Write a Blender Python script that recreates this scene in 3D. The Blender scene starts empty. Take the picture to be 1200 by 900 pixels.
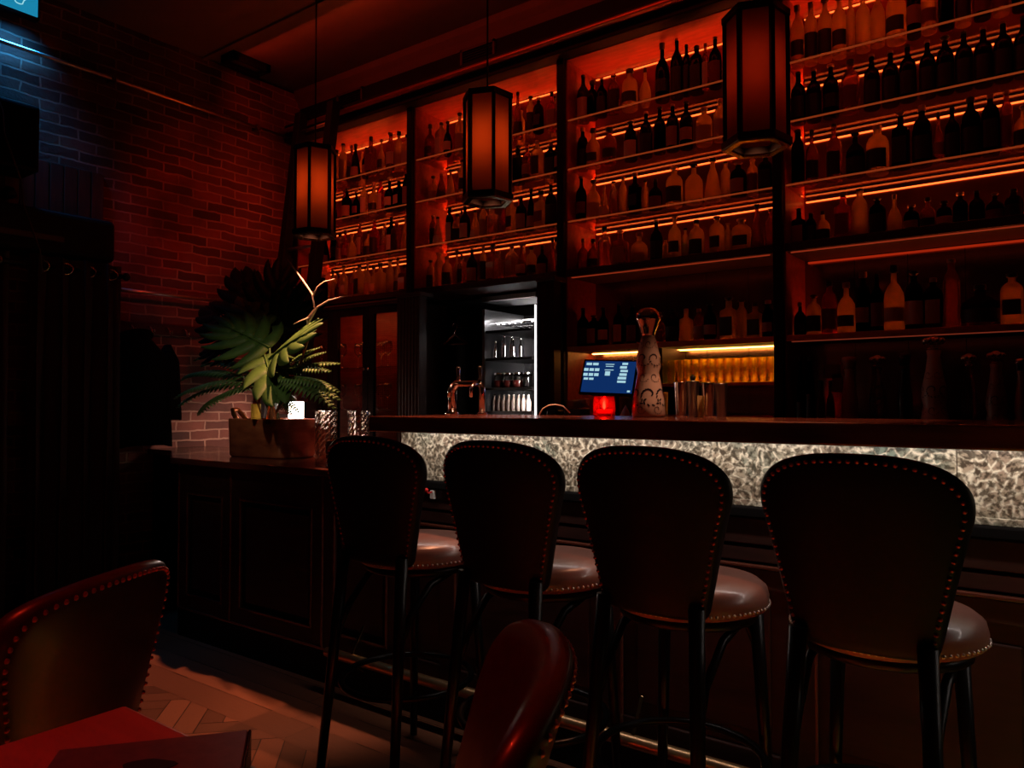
import bpy, bmesh, math, random
from mathutils import Vector, Matrix, noise
R = math.radians
PI = math.pi
rnd = random.Random(7)
COL = bpy.context.scene.collection
sc = bpy.context.scene

# ------------------------------------------------------------------ camera
CZ, HEAD, PITCH, FPX = 1.198, R(36.5), R(1.475), 893.0
cam = bpy.data.cameras.new('camera')
cam.sensor_fit = 'HORIZONTAL'; cam.sensor_width = 36.0; cam.lens = FPX*36/1200
cam.clip_start = 0.02
camo = bpy.data.objects.new('camera', cam); COL.objects.link(camo)
camo.location = (0, 0, CZ); camo.rotation_euler = (PI/2+PITCH, 0, HEAD)
sc.camera = camo
CO = Vector((0, 0, CZ))
FW = Vector((-math.sin(HEAD)*math.cos(PITCH), math.cos(HEAD)*math.cos(PITCH), math.sin(PITCH)))
RT = Vector((math.cos(HEAD), math.sin(HEAD), 0)); UP = RT.cross(FW)
def ray(u, v): return FW + RT*((u-600)/FPX) + UP*((450-v)/FPX)
def onY(u, v, Y): d = ray(u, v); return CO + d*(Y/d.y)
def onX(u, v, X): d = ray(u, v); return CO + d*(X/d.x)
def onZ(u, v, Z): d = ray(u, v); return CO + d*((Z-CZ)/d.z)

# ------------------------------------------------------------------ materials
def mat(name, col=(.5,.5,.5), rough=.5, metal=0.0, spec=.5, emit=None, estr=0.0, coat=0.0):
    m = bpy.data.materials.new(name); m.use_nodes = True
    b = m.node_tree.nodes['Principled BSDF']
    b.inputs['Base Color'].default_value = (*col, 1)
    b.inputs['Roughness'].default_value = rough
    b.inputs['Metallic'].default_value = metal
    b.inputs['Specular IOR Level'].default_value = spec
    b.inputs['Coat Weight'].default_value = coat
    if emit:
        b.inputs['Emission Color'].default_value = (*emit, 1)
        b.inputs['Emission Strength'].default_value = estr
    return m
def N(m, t, **kw):
    n = m.node_tree.nodes.new(t)
    for k, v in kw.items():
        if k in n.inputs.keys() if isinstance(k, str) else False: n.inputs[k].default_value = v
        else: setattr(n, k, v)
    return n
def L(m, a, b): m.node_tree.links.new(a, b)
def noisy(name, c1, c2, rough=.5, scale=6, stretch=(1,1,1), detail=5, metal=0, bump=0.0, r2=None, spec=.5, coat=0.0, lo=.3, hi=.7):
    m = mat(name, c1, rough, metal, spec, coat=coat); nt = m.node_tree; b = nt.nodes['Principled BSDF']
    tc = nt.nodes.new('ShaderNodeTexCoord'); mp = nt.nodes.new('ShaderNodeMapping'); mp.inputs['Scale'].default_value = stretch
    nz = nt.nodes.new('ShaderNodeTexNoise'); nz.inputs['Scale'].default_value = scale; nz.inputs['Detail'].default_value = detail
    cr = nt.nodes.new('ShaderNodeValToRGB'); cr.color_ramp.elements[0].color = (*c1,1); cr.color_ramp.elements[1].color = (*c2,1)
    cr.color_ramp.elements[0].position = lo; cr.color_ramp.elements[1].position = hi
    L(m, tc.outputs['Object'], mp.inputs['Vector']); L(m, mp.outputs[0], nz.inputs['Vector']); L(m, nz.outputs['Fac'], cr.inputs[0]); L(m, cr.outputs[0], b.inputs['Base Color'])
    if r2 is not None:
        mr = nt.nodes.new('ShaderNodeMapRange'); mr.inputs[3].default_value = rough; mr.inputs[4].default_value = r2
        L(m, nz.outputs['Fac'], mr.inputs[0]); L(m, mr.outputs[0], b.inputs['Roughness'])
    if bump:
        bp = nt.nodes.new('ShaderNodeBump'); bp.inputs['Strength'].default_value = bump; bp.inputs['Distance'].default_value = .004
        L(m, nz.outputs['Fac'], bp.inputs['Height']); L(m, bp.outputs[0], b.inputs['Normal'])
    return m
def emis(name, col, s):
    m = bpy.data.materials.new(name); m.use_nodes = True; nt = m.node_tree; nt.nodes.clear()
    e = nt.nodes.new('ShaderNodeEmission'); e.inputs[0].default_value = (*col,1); e.inputs[1].default_value = s
    o = nt.nodes.new('ShaderNodeOutputMaterial'); nt.links.new(e.outputs[0], o.inputs[0]); return m
def glass(name, col, clear=.35, ior=1.35, rough=.02, spec_only=False, glow=0.0):
    m = bpy.data.materials.new(name); m.use_nodes = True; nt = m.node_tree; nt.nodes.clear()
    o = nt.nodes.new('ShaderNodeOutputMaterial'); tr = nt.nodes.new('ShaderNodeBsdfTransparent'); tr.inputs[0].default_value = (*col,1)
    if spec_only:
        g = nt.nodes.new('ShaderNodeBsdfGlossy'); g.inputs['Roughness'].default_value = rough
        lw = nt.nodes.new('ShaderNodeLayerWeight'); lw.inputs[0].default_value = .5
        pw = nt.nodes.new('ShaderNodeMath'); pw.operation = 'POWER'; pw.inputs[1].default_value = 5; nt.links.new(lw.outputs['Facing'], pw.inputs[0])
        f = nt.nodes.new('ShaderNodeMath'); f.operation = 'MULTIPLY_ADD'; f.inputs[1].default_value = .9; f.inputs[2].default_value = .05; nt.links.new(pw.outputs[0], f.inputs[0])
        mx = nt.nodes.new('ShaderNodeMixShader'); nt.links.new(f.outputs[0], mx.inputs[0]); nt.links.new(tr.outputs[0], mx.inputs[1]); nt.links.new(g.outputs[0], mx.inputs[2])
    else:
        g = nt.nodes.new('ShaderNodeBsdfGlass'); g.inputs['Color'].default_value = (*col,1); g.inputs['Roughness'].default_value = rough; g.inputs['IOR'].default_value = ior
        mx = nt.nodes.new('ShaderNodeMixShader'); mx.inputs[0].default_value = 1-clear; nt.links.new(tr.outputs[0], mx.inputs[1]); nt.links.new(g.outputs[0], mx.inputs[2])
    if glow:      # cloudy liquor: part of the light is scattered through
        tl = nt.nodes.new('ShaderNodeBsdfTranslucent'); tl.inputs[0].default_value = (*col,1); m2 = nt.nodes.new('ShaderNodeMixShader'); m2.inputs[0].default_value = glow
        nt.links.new(mx.outputs[0], m2.inputs[1]); nt.links.new(tl.outputs[0], m2.inputs[2]); mx = m2
    nt.links.new(mx.outputs[0], o.inputs[0]); return m

AMB = (1.0, .135, .022)         # the red-amber of the shelf LEDs
M = {}
M['black'] = mat('black paint', (.005,.0035,.0035), .6, spec=.2)
M['blackgloss'] = mat('black gloss', (.008,.006,.006), .25)
M['blackmetal'] = mat('black metal', (.012,.010,.010), .32, .6)
M['rubber'] = mat('black rubber', (.004,.003,.003), .9, spec=.08)
M['chrome'] = mat('chrome', (.8,.8,.82), .12, 1)
M['steel'] = noisy('brushed steel', (.45,.45,.47), (.6,.6,.62), .3, 3, (60,1,1), metal=1)
M['brass'] = noisy('aged brass', (.75,.48,.22), (.6,.36,.16), .22, 8, metal=1)
M['railbrass'] = noisy('worn rail brass', (.70,.42,.22), (.5,.28,.13), .30, 8, metal=.85)
M['copper'] = noisy('copper pipe', (.8,.30,.13), (.65,.22,.09), .4, 10, metal=.9)
M['pipe'] = mat('zinc pipe', (.62,.55,.5), .28, 1)
M['seatnail'] = mat('dull silver nailhead', (.55,.42,.38), .35, .7)
M['leather'] = noisy('black leather', (.0025,.0016,.0016), (.004,.0025,.0024), .5, 60, bump=.15, spec=.2)
M['oxblood'] = noisy('oxblood leather', (.020,.0035,.003), (.030,.005,.004), .36, 45, bump=.06, coat=.08, spec=.38)
M['seatleather'] = noisy('brown leather', (.19,.075,.055), (.28,.12,.09), .3, 9, bump=.1, coat=.2)
M['nail'] = mat('red brass nailhead', (.32,.06,.06), .35, .9)
M['darkwood'] = noisy('dark stained wood', (.022,.006,.004), (.042,.012,.008), .42, 5, (1,1,9), bump=.05, r2=.58, spec=.35)
M['shelfwood'] = noisy('red stained shelf wood', (.20,.026,.015), (.32,.044,.024), .4, 5, (2,9,9), bump=.03)
M['barwood'] = noisy('polished bar wood', (.08,.020,.012), (.16,.042,.024), .16, 4, (1,8,8), r2=.3, coat=.2)
M['tablewood'] = noisy('lacquered table wood', (.20,.08,.05), (.28,.115,.07), .35, 4, (1,8,8), r2=.45)
M['fabric'] = noisy('dark curtain cloth', (.035,.012,.010), (.05,.016,.013), .7, 120, bump=.1, spec=.3)
M['coat'] = noisy('black wool', (.0012,.0011,.0011), (.002,.0018,.0018), .9, 90, bump=.2, spec=.1)
M['plaster'] = noisy('dark ceiling paint', (.13,.09,.08), (.17,.12,.10), .6, 3, bump=.05)
M['wallblack'] = noisy('black wall paint', (.005,.004,.004), (.008,.006,.006), .65, 5, spec=.2)
M['amber_led'] = emis('amber LED strip', AMB, 2.6)
M['amber_base'] = emis('amber LED base strip', AMB, 55.0)
M['glowedge'] = emis('emissive glass rim', (1,.13,.025), .20)  # rim emits a faint glow itself, standing in for light in the glass
M['warm_led'] = emis('warm LED strip', (1, .33, .06), 17.0)
M['white_led'] = emis('white LED strip', (1, .93, .88), 5.0)
M['g_clear'] = glass('clear glass', (.98,.94,.90), .2, 1.47)
M['g_amber'] = glass('amber glass', (1.0,.88,.62), .15, 1.47, glow=.36)
M['g_whisky'] = glass('whisky filled glass', (1.0,.88,.52), .15, 1.47, glow=.58)
M['g_brown'] = glass('brown glass', (.80,.50,.32), .12, 1.47, glow=.22)
M['g_red'] = glass('red liquor glass', (.92,.42,.26), .12, 1.47, glow=.16)
M['g_green'] = glass('dark green glass', (.32,.36,.22), .1, 1.47)
M['g_dark'] = glass('near black glass', (.22,.12,.09), .08, 1.47)
M['g_blue'] = glass('dark blue glass', (.16,.20,.36), .08, 1.47)
M['shelfglass'] = glass('shelf glass', (.93,.80,.72), .5, 1.5, .03, spec_only=True)
M['pane'] = glass('cabinet pane', (.75,.62,.55), .5, 1.5, .05, spec_only=True)
M['l_cream'] = mat('cream paper', (.55,.45,.36), .6)
M['l_dark'] = mat('black paper', (.012,.010,.010), .5)
M['l_red'] = mat('dark red paper', (.16,.02,.015), .5)
M['l_tan'] = mat('tan paper', (.32,.20,.11), .6)
M['l_green'] = mat('green flash label', (.35,.55,.10), .6)  # green put into a label in place of green reflected flashes
M['cap_black'] = mat('black cap', (.012,.010,.010), .35)
M['cap_cork'] = mat('cork stopper', (.32,.18,.10), .7)
M['cap_metal'] = mat('metal cap', (.6,.45,.35), .3, 1)
M['ceramic'] = noisy('white glazed ceramic', (.62,.55,.50), (.70,.62,.57), .22, 5, coat=.3)
M['inkblue'] = mat('ink blue glaze', (.012,.016,.035), .3)
M['silver'] = mat('polished silver', (.78,.70,.66), .1, 1)
M['paper'] = mat('white paper', (.7,.66,.6), .7)
M['leaf'] = noisy('monstera leaf', (.035,.085,.017), (.07,.15,.03), .55, 12, bump=.1, spec=.3)
M['fern'] = noisy('fern leaf', (.06,.14,.03), (.12,.24,.055), .45, 18)
M['leafshade'] = noisy('silhouette leaf', (.003,.006,.003), (.005,.009,.004), .6, 12, spec=.1)  # monstera leaf with its colour blackened to read as an unlit silhouette
M['twig'] = noisy('bleached twig', (.45,.30,.22), (.55,.40,.30), .7, 30)
M['planter'] = noisy('worn copper planter', (.22,.055,.022), (.50,.17,.07), .36, 7, (1,1,3), metal=.2, bump=.3, detail=9)
M['vent'] = mat('vent metal', (.10,.07,.065), .5, .5)

def brick_mat():
    m = mat('old brick', rough=.75); nt = m.node_tree; b = nt.nodes['Principled BSDF']
    tc = nt.nodes.new('ShaderNodeTexCoord'); sx = nt.nodes.new('ShaderNodeSeparateXYZ'); cx = nt.nodes.new('ShaderNodeCombineXYZ')
    L(m, tc.outputs['Object'], sx.inputs[0]); L(m, sx.outputs['Y'], cx.inputs['X']); L(m, sx.outputs['Z'], cx.inputs['Y'])
    nz = nt.nodes.new('ShaderNodeTexNoise'); nz.inputs['Scale'].default_value = 7; nz.inputs['Detail'].default_value = 4
    L(m, tc.outputs['Object'], nz.inputs['Vector'])
    sub = nt.nodes.new('ShaderNodeVectorMath'); sub.operation = 'MULTIPLY_ADD'; sub.inputs[1].default_value = (.034,.030,0); L(m, nz.outputs['Color'], sub.inputs[0]); L(m, cx.outputs[0], sub.inputs[2])
    br = nt.nodes.new('ShaderNodeTexBrick'); br.inputs['Scale'].default_value = 1; br.inputs['Brick Width'].default_value = .205; br.inputs['Row Height'].default_value = .061
    br.inputs['Mortar Size'].default_value = .0065; br.inputs['Mortar Smooth'].default_value = .35; br.inputs['Bias'].default_value = -.1
    br.inputs['Color1'].default_value = (.25,.085,.06,1); br.inputs['Color2'].default_value = (.055,.018,.014,1); br.inputs['Mortar'].default_value = (.42,.25,.19,1)
    L(m, sub.outputs[0], br.inputs['Vector'])
    n2 = nt.nodes.new('ShaderNodeTexNoise'); n2.inputs['Scale'].default_value = 2.3; n2.inputs['Detail'].default_value = 8; L(m, tc.outputs['Object'], n2.inputs['Vector'])
    cr = nt.nodes.new('ShaderNodeValToRGB'); cr.color_ramp.elements[0].position = .35; cr.color_ramp.elements[0].color = (.35,.33,.32,1); cr.color_ramp.elements[1].position = .7; cr.color_ramp.elements[1].color = (1.2,1.1,1.05,1)
    L(m, n2.outputs['Fac'], cr.inputs[0])
    mx = nt.nodes.new('ShaderNodeMix'); mx.data_type = 'RGBA'; mx.blend_type = 'MULTIPLY'; mx.inputs[0].default_value = 1
    L(m, br.outputs['Color'], mx.inputs[6]); L(m, cr.outputs[0], mx.inputs[7]); L(m, mx.outputs[2], b.inputs['Base Color'])
    n3 = nt.nodes.new('ShaderNodeTexNoise'); n3.inputs['Scale'].default_value = 35; n3.inputs['Detail'].default_value = 6; L(m, tc.outputs['Object'], n3.inputs['Vector'])
    ad = nt.nodes.new('ShaderNodeMath'); ad.operation = 'MULTIPLY_ADD'; ad.inputs[1].default_value = .45; L(m, n3.outputs['Fac'], ad.inputs[0])
    inv = nt.nodes.new('ShaderNodeMath'); inv.operation = 'SUBTRACT'; inv.inputs[0].default_value = 1; L(m, br.outputs['Fac'], inv.inputs[1]); L(m, inv.outputs[0], ad.inputs[2])
    bp = nt.nodes.new('ShaderNodeBump'); bp.inputs['Strength'].default_value = .9; bp.inputs['Distance'].default_value = .012; L(m, ad.outputs[0], bp.inputs['Height']); L(m, bp.outputs[0], b.inputs['Normal'])
    return m
M['brick'] = brick_mat()
def stone_mat():
    m = mat('veined green marble', rough=.3); nt = m.node_tree; b = nt.nodes['Principled BSDF']
    tc = nt.nodes.new('ShaderNodeTexCoord')
    nz = nt.nodes.new('ShaderNodeTexNoise'); nz.inputs['Scale'].default_value = 3.2; nz.inputs['Detail'].default_value = 6; L(m, tc.outputs['Object'], nz.inputs['Vector'])
    base = nt.nodes.new('ShaderNodeValToRGB'); e = base.color_ramp.elements; e[0].position = .36; e[0].color = (.20,.12,.085,1); e[1].position = .62; e[1].color = (.15,.185,.145,1)
    x = e.new(.5); x.color = (.33,.27,.19,1)
    L(m, nz.outputs['Fac'], base.inputs[0])
    dis = nt.nodes.new('ShaderNodeTexNoise'); dis.inputs['Scale'].default_value = 9; dis.inputs['Detail'].default_value = 5; L(m, tc.outputs['Object'], dis.inputs['Vector'])
    vm = nt.nodes.new('ShaderNodeVectorMath'); vm.operation = 'MULTIPLY_ADD'; vm.inputs[1].default_value = (.05,.05,.05); L(m, dis.outputs['Color'], vm.inputs[0]); L(m, tc.outputs['Object'], vm.inputs[2])
    vo = nt.nodes.new('ShaderNodeTexVoronoi'); vo.feature = 'DISTANCE_TO_EDGE'; vo.inputs['Scale'].default_value = 36; L(m, vm.outputs[0], vo.inputs['Vector'])
    vr = nt.nodes.new('ShaderNodeValToRGB'); vr.color_ramp.elements[0].position = .02; vr.color_ramp.elements[0].color = (1,1,1,1); vr.color_ramp.elements[1].position = .13; vr.color_ramp.elements[1].color = (0,0,0,1); L(m, vo.outputs[0], vr.inputs[0])
    mx = nt.nodes.new('ShaderNodeMix'); mx.data_type = 'RGBA'; L(m, vr.outputs[0], mx.inputs[0]); L(m, base.outputs[0], mx.inputs[6]); mx.inputs[7].default_value = (.62,.55,.42,1)
    n4 = nt.nodes.new('ShaderNodeTexNoise'); n4.inputs['Scale'].default_value = 75; n4.inputs['Detail'].default_value = 4; L(m, vm.outputs[0], n4.inputs['Vector'])
    r4 = nt.nodes.new('ShaderNodeValToRGB'); r4.color_ramp.elements[0].position = .42; r4.color_ramp.elements[0].color = (.22,.20,.18,1); r4.color_ramp.elements[1].position = .58; r4.color_ramp.elements[1].color = (1.15,1.15,1.15,1); L(m, n4.outputs['Fac'], r4.inputs[0])
    m2 = nt.nodes.new('ShaderNodeMix'); m2.data_type = 'RGBA'; m2.blend_type = 'MULTIPLY'; m2.inputs[0].default_value = 1; L(m, mx.outputs[2], m2.inputs[6]); L(m, r4.outputs[0], m2.inputs[7]); L(m, m2.outputs[2], b.inputs['Base Color'])
    return m
M['stone'] = stone_mat()
def floor_mat():
    m = noisy('oak plank', (.19,.066,.034), (.32,.115,.058), .38, 9, (1,1,1), bump=.12, r2=.55, detail=8)
    nt = m.node_tree; b = nt.nodes['Principled BSDF']
    at = nt.nodes.new('ShaderNodeAttribute'); at.attribute_name = 'tone'
    mx = nt.nodes.new('ShaderNodeMix'); mx.data_type = 'RGBA'; mx.blend_type = 'MULTIPLY'; mx.inputs[0].default_value = 1
    old = b.inputs['Base Color'].links[0].from_socket
    L(m, old, mx.inputs[6]); L(m, at.outputs['Color'], mx.inputs[7]); L(m, mx.outputs[2], b.inputs['Base Color'])
    uv = nt.nodes.new('ShaderNodeUVMap'); mp = [n for n in nt.nodes if n.type == 'MAPPING'][0]
    mp.inputs['Scale'].default_value = (1.2, 14, 1); L(m, uv.outputs[0], mp.inputs['Vector'])
    return m
M['floor'] = floor_mat()
def frosted():
    m = bpy.data.materials.new('frosted amber pane'); m.use_nodes = True; nt = m.node_tree; nt.nodes.clear()
    o = nt.nodes.new('ShaderNodeOutputMaterial'); t = nt.nodes.new('ShaderNodeBsdfTranslucent'); t.inputs[0].default_value = (.85,.46,.28,1)
    d = nt.nodes.new('ShaderNodeBsdfDiffuse'); d.inputs[0].default_value = (.14,.06,.04,1)
    mx = nt.nodes.new('ShaderNodeMixShader'); mx.inputs[0].default_value = .35; nt.links.new(t.outputs[0], mx.inputs[1]); nt.links.new(d.outputs[0], mx.inputs[2]); nt.links.new(mx.outputs[0], o.inputs[0]); return m
M['frost'] = frosted()
M['backmirror'] = noisy('tinted mirror back', (.15,.045,.028), (.30,.10,.065), .22, 3, metal=1, bump=.04, r2=.42)
M['mirror'] = mat('dark mirror tile', (.34,.24,.21), .22, 1)

# ------------------------------------------------------------------ mesh builder
class MB:
    def __init__(s): s.v = []; s.f = []; s.sm = []
    def add(s, verts, faces, smooth=False):
        n = len(s.v); s.v += [tuple(p) for p in verts]; s.f += [tuple(i+n for i in f) for f in faces]; s.sm += [smooth]*len(faces); return s
    def box(s, x0, y0, z0, x1, y1, z1):
        x0,x1 = min(x0,x1),max(x0,x1); y0,y1 = min(y0,y1),max(y0,y1); z0,z1 = min(z0,z1),max(z0,z1)
        v = [(x0,y0,z0),(x1,y0,z0),(x1,y1,z0),(x0,y1,z0),(x0,y0,z1),(x1,y0,z1),(x1,y1,z1),(x0,y1,z1)]
        return s.add(v, [(0,3,2,1),(4,5,6,7),(0,1,5,4),(1,2,6,5),(2,3,7,6),(3,0,4,7)])
    def prism(s, poly, z0, z1, smooth=False):
        n = len(poly)
        v = [(x,y,z0) for x,y in poly]+[(x,y,z1) for x,y in poly]
        s.add(v, [tuple(reversed(range(n))), tuple(range(n,2*n))]); b = len(s.v)-2*n
        for i in range(n):
            j = (i+1)%n; s.f.append((b+i,b+j,b+n+j,b+n+i)); s.sm.append(smooth)
        return s
    def lathe(s, prof, seg=20, c=(0,0,0), ex=None, smooth=True, close=True):
        # prof: (r,z) bottom to top; ex: superellipse exponent for squarish sections
        v = []; f = []; n = len(prof)
        for r, z in prof:
            for k in range(seg):
                a = 2*PI*(k+.5)/seg; ca, sa = math.cos(a), math.sin(a)
                q = 1.0 if not ex else (abs(ca)**ex+abs(sa)**ex)**(-1/ex)
                v.append((c[0]+r*q*ca, c[1]+r*q*sa, c[2]+z))
        for i in range(n-1):
            for k in range(seg):
                l = (k+1)%seg; f.append((i*seg+k,i*seg+l,(i+1)*seg+l,(i+1)*seg+k))
        s.add(v, f, smooth)
        if close:
            b = len(s.v)-len(v)
            s.f.append(tuple(b+k for k in reversed(range(seg)))); s.sm.append(False)
            s.f.append(tuple(b+(n-1)*seg+k for k in range(seg))); s.sm.append(False)
        return s
    def tube(s, pts, r, seg=8, closed=False):
        pts = [Vector(p) for p in pts]; n = len(pts); rs = r if isinstance(r,(list,tuple)) else [r]*n
        v = []; up = None
        for i in range(n):
            if closed: t = pts[(i+1)%n]-pts[i-1]
            else: t = pts[min(i+1,n-1)]-pts[max(i-1,0)]
            t.normalize()
            if up is None:
                up = Vector((0,0,1)) if abs(t.z) < .9 else Vector((1,0,0))
            a = t.cross(up).normalized(); up = a.cross(t).normalized()
            for k in range(seg):
                th = 2*PI*k/seg; v.append(pts[i]+(a*math.cos(th)+up*math.sin(th))*rs[i])
        f = []
        for i in range(n if closed else n-1):
            j = (i+1)%n
            for k in range(seg):
                l = (k+1)%seg; f.append((i*seg+k,i*seg+l,j*seg+l,j*seg+k))
        s.add(v, f, True)
        if not closed:
            b = len(s.v)-len(v)
            s.f.append(tuple(b+k for k in reversed(range(seg)))); s.sm.append(False); s.f.append(tuple(b+(n-1)*seg+k for k in range(seg))); s.sm.append(False)
        return s
    def ball(s, c, r, seg=10, rings=6, sc_=(1,1,1)):
        prof = [(max(1e-4, r*math.sin(PI*i/rings)), -r*math.cos(PI*i/rings)) for i in range(rings+1)]
        m = MB().lathe(prof, seg, close=False)
        return s.add([(c[0]+p[0]*sc_[0], c[1]+p[1]*sc_[1], c[2]+p[2]*sc_[2]) for p in m.v], m.f, True)
    def dome(s, c, nrm, r, h):
        nrm = Vector(nrm).normalized(); a = nrm.orthogonal().normalized(); b = nrm.cross(a); c = Vector(c)
        v = [c+nrm*h]; 
        for rr, hh in ((.62,.75),(1,0)):
            for k in range(6): v.append(c+(a*math.cos(k*PI/3)+b*math.sin(k*PI/3))*r*rr+nrm*h*hh)
        f = [(0,1+k,1+(k+1)%6) for k in range(6)]+[(1+k,7+k,7+(k+1)%6,1+(k+1)%6) for k in range(6)]
        return s.add(v, f, True)
    def xf(s, mtx):
        s.v = [tuple(mtx @ Vector(p)) for p in s.v]; return s
    def build(s, name, material, parent=None, world=False, bev=0, seg=2, fix=True):
        me = bpy.data.meshes.new(name)
        vs = s.v
        if world and parent is not None:
            l = parent.location; vs = [(p[0]-l.x,p[1]-l.y,p[2]-l.z) for p in vs]
        me.from_pydata(vs, [], s.f)
        me.polygons.foreach_set('use_smooth', s.sm)
        me.update()
        if fix:
            bm = bmesh.new(); bm.from_mesh(me); bmesh.ops.recalc_face_normals(bm, faces=bm.faces); bm.to_mesh(me); bm.free()
        me.materials.append(material)
        o = bpy.data.objects.new(name, me); COL.objects.link(o)
        if parent: o.parent = parent
        if bev:
            b = o.modifiers.new('bevel', 'BEVEL'); b.width = bev; b.segments = seg; b.limit_method = 'ANGLE'
        return o
def tag(o, label, cat, group=None, kind=None):
    if label: o['label'] = label
    if cat: o['category'] = cat
    if group: o['group'] = group
    if kind: o['kind'] = kind
    return o
def thing(name, label, cat, loc=(0,0,0), rz=0, group=None):
    o = bpy.data.objects.new(name, None); COL.objects.link(o); o.empty_display_size = .05
    o.location = loc; o.rotation_euler = (0,0,rz); return tag(o, label, cat, group)
KIDS = {}
def copy_tree(root, loc, rz, label, group=None):
    kids = {}
    for o in bpy.data.objects:
        if o.parent: kids.setdefault(o.parent.name, []).append(o)
    def go(o, par):
        c = o.copy(); COL.objects.link(c); c.parent = par
        for k in kids.get(o.name, []): go(k, c)
        return c
    r = go(root, None); r.location = loc; r.rotation_euler = (0,0,rz); r['label'] = label
    if group: r['group'] = group
    return r
def struct(name, mb, m, bev=0):
    o = mb.build(name, m, bev=bev); o['kind'] = 'structure'; return o
def bx(*a): return MB().box(*a)
def light(name, kind, loc, col, power, **kw):
    l = bpy.data.lights.new(name, kind); l.color = col; l.energy = power
    tgt = kw.pop('target', None)
    for k, v in kw.items(): setattr(l, k, v)
    o = bpy.data.objects.new(name, l); COL.objects.link(o); o.location = loc
    if tgt is not None:
        o.rotation_euler = (Vector(tgt)-Vector(loc)).to_track_quat('-Z', 'Y').to_euler()
    return o

# ------------------------------------------------------------------ room shell
XW, CEIL, YB = -4.64, 3.5, 4.35     # brick wall, ceiling, wall behind the shelving
XR = 1.4
struct('wall_side', bx(XW-.2, -2.2, 0, XW, YB, CEIL), M['brick'])
struct('wall_back', bx(XW-.2, YB, 0, XR, YB+.15, CEIL), M['wallblack'])
cm = MB().box(XW-.2, -2.2, CEIL, XR, 2.82, CEIL+.15); cm.box(XW-.2, 2.82, CEIL+.02, XR, YB, CEIL+.15)
struct('ceiling', cm, M['plaster'])
struct('trim_1', bx(XW, 2.80, CEIL-.012, XR, 2.84, CEIL+.02), M['plaster'])           # seam in the ceiling
struct('trim_2', bx(XW, 3.60, 3.24, XR, 3.70, CEIL+.02), M['wallblack'])               # fascia over the shelving
struct('trim_3', MB().prism([(3.575,3.44),(3.60,3.40),(3.60,3.52),(3.545,3.52),(3.545,3.475)], XW, XR).xf(Matrix(((0,0,1,0),(1,0,0,0),(0,1,0,0),(0,0,0,1)))), M['plaster'])

def make_floor():
    me = bpy.data.meshes.new('floor'); v = []; f = []; uvs = []; tone = []
    def plank(cx, cy, ax, ay, l, w, t, zz_=-.0008):
        ax, ay = Vector((ax,ay)).normalized(); n = (-ay, ax); g = .0019
        a, b = l/2-g, w/2-g; o = rnd.random()*40
        q = [(-a,-b),(a,-b),(a,b),(-a,b)]
        i = len(v)
        for p, r in q: v.append((cx+ax*p+n[0]*r, cy+ay*p+n[1]*r, zz_)); uvs.append((p+o, r+o*3))
        f.append((i,i+1,i+2,i+3)); tone.append(t)
    w, l = .085, .425; c45 = math.sqrt(.5)
    for k in range(-60, 60):
        for j in range(-8, 9):
            for typ in (0,1):
                if typ == 0: px, py = k*w+l/2+2*l*j, k*w+w/2
                else: px, py = k*w+w/2+2*l*j, k*w+w+l/2
                x, y = (px-py)*c45-2, (px+py)*c45
                if not (XW-.2 < x < XR and -2.0 < y < 1.98): continue
                d = (c45, c45) if typ == 0 else (-c45, c45)
                plank(x, y, *d, l, w, .45+.65*rnd.random())
    y = 1.79
    while y < YB:
        x = XW-.3*rnd.random()
        while x < XR:
            plank(x+.6, y, 1, 0, 1.2, .14, .6+.5*rnd.random(), 0); x += 1.2
        y += .14
    i = len(v); z = -.004
    v.extend([(XW-.2,-2.2,z),(XR,-2.2,z),(XR,YB,z),(XW-.2,YB,z)]); uvs.extend([(0,0)]*4); f.append((i,i+1,i+2,i+3)); tone.append(.12)
    me.from_pydata(v, [], f); u = me.uv_layers.new(name='UVMap'); ca = me.color_attributes.new('tone', 'FLOAT_COLOR', 'CORNER')
    for p in me.polygons:
        for li in p.loop_indices:
            u.data[li].uv = uvs[me.loops[li].vertex_index]; t = tone[p.index]; ca.data[li].color = (t,t,t,1)
    me.materials.append(M['floor']); o = bpy.data.objects.new('floor', me); COL.objects.link(o); o['kind'] = 'structure'
make_floor()

# ------------------------------------------------------------------ brick wall fittings
def wy(u, X=XW): return onX(u, 450, X).y
def wz(u, v, X=XW): return onX(u, v, X).z
o = MB().tube([(XW+.05, .8, 3.135),(XW+.05, 3.52, 3.135)], .013).build('conduit_pipe', M['pipe'])
for y in (1.2, 2.2, 3.2): MB().box(XW, y-.012, 3.115, XW+.066, y+.012, 3.155).build('clip', M['vent'], o)
tag(o, 'long thin metal conduit pipe high on the brick wall', 'pipe')
t = thing('towel_rail', 'shiny metal rail on the brick wall above the coat hooks', 'rail', (XW, 2.4, 1.88))
MB().tube([(XW+.06, 2.12, 1.88),(XW+.06, 2.98, 1.88)], .011).build('rod', M['pipe'], t, True)
for y in (2.2, 2.9): MB().tube([(XW, y, 1.88),(XW+.06, y, 1.88)], .008).build('bracket', M['pipe'], t, True)
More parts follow.
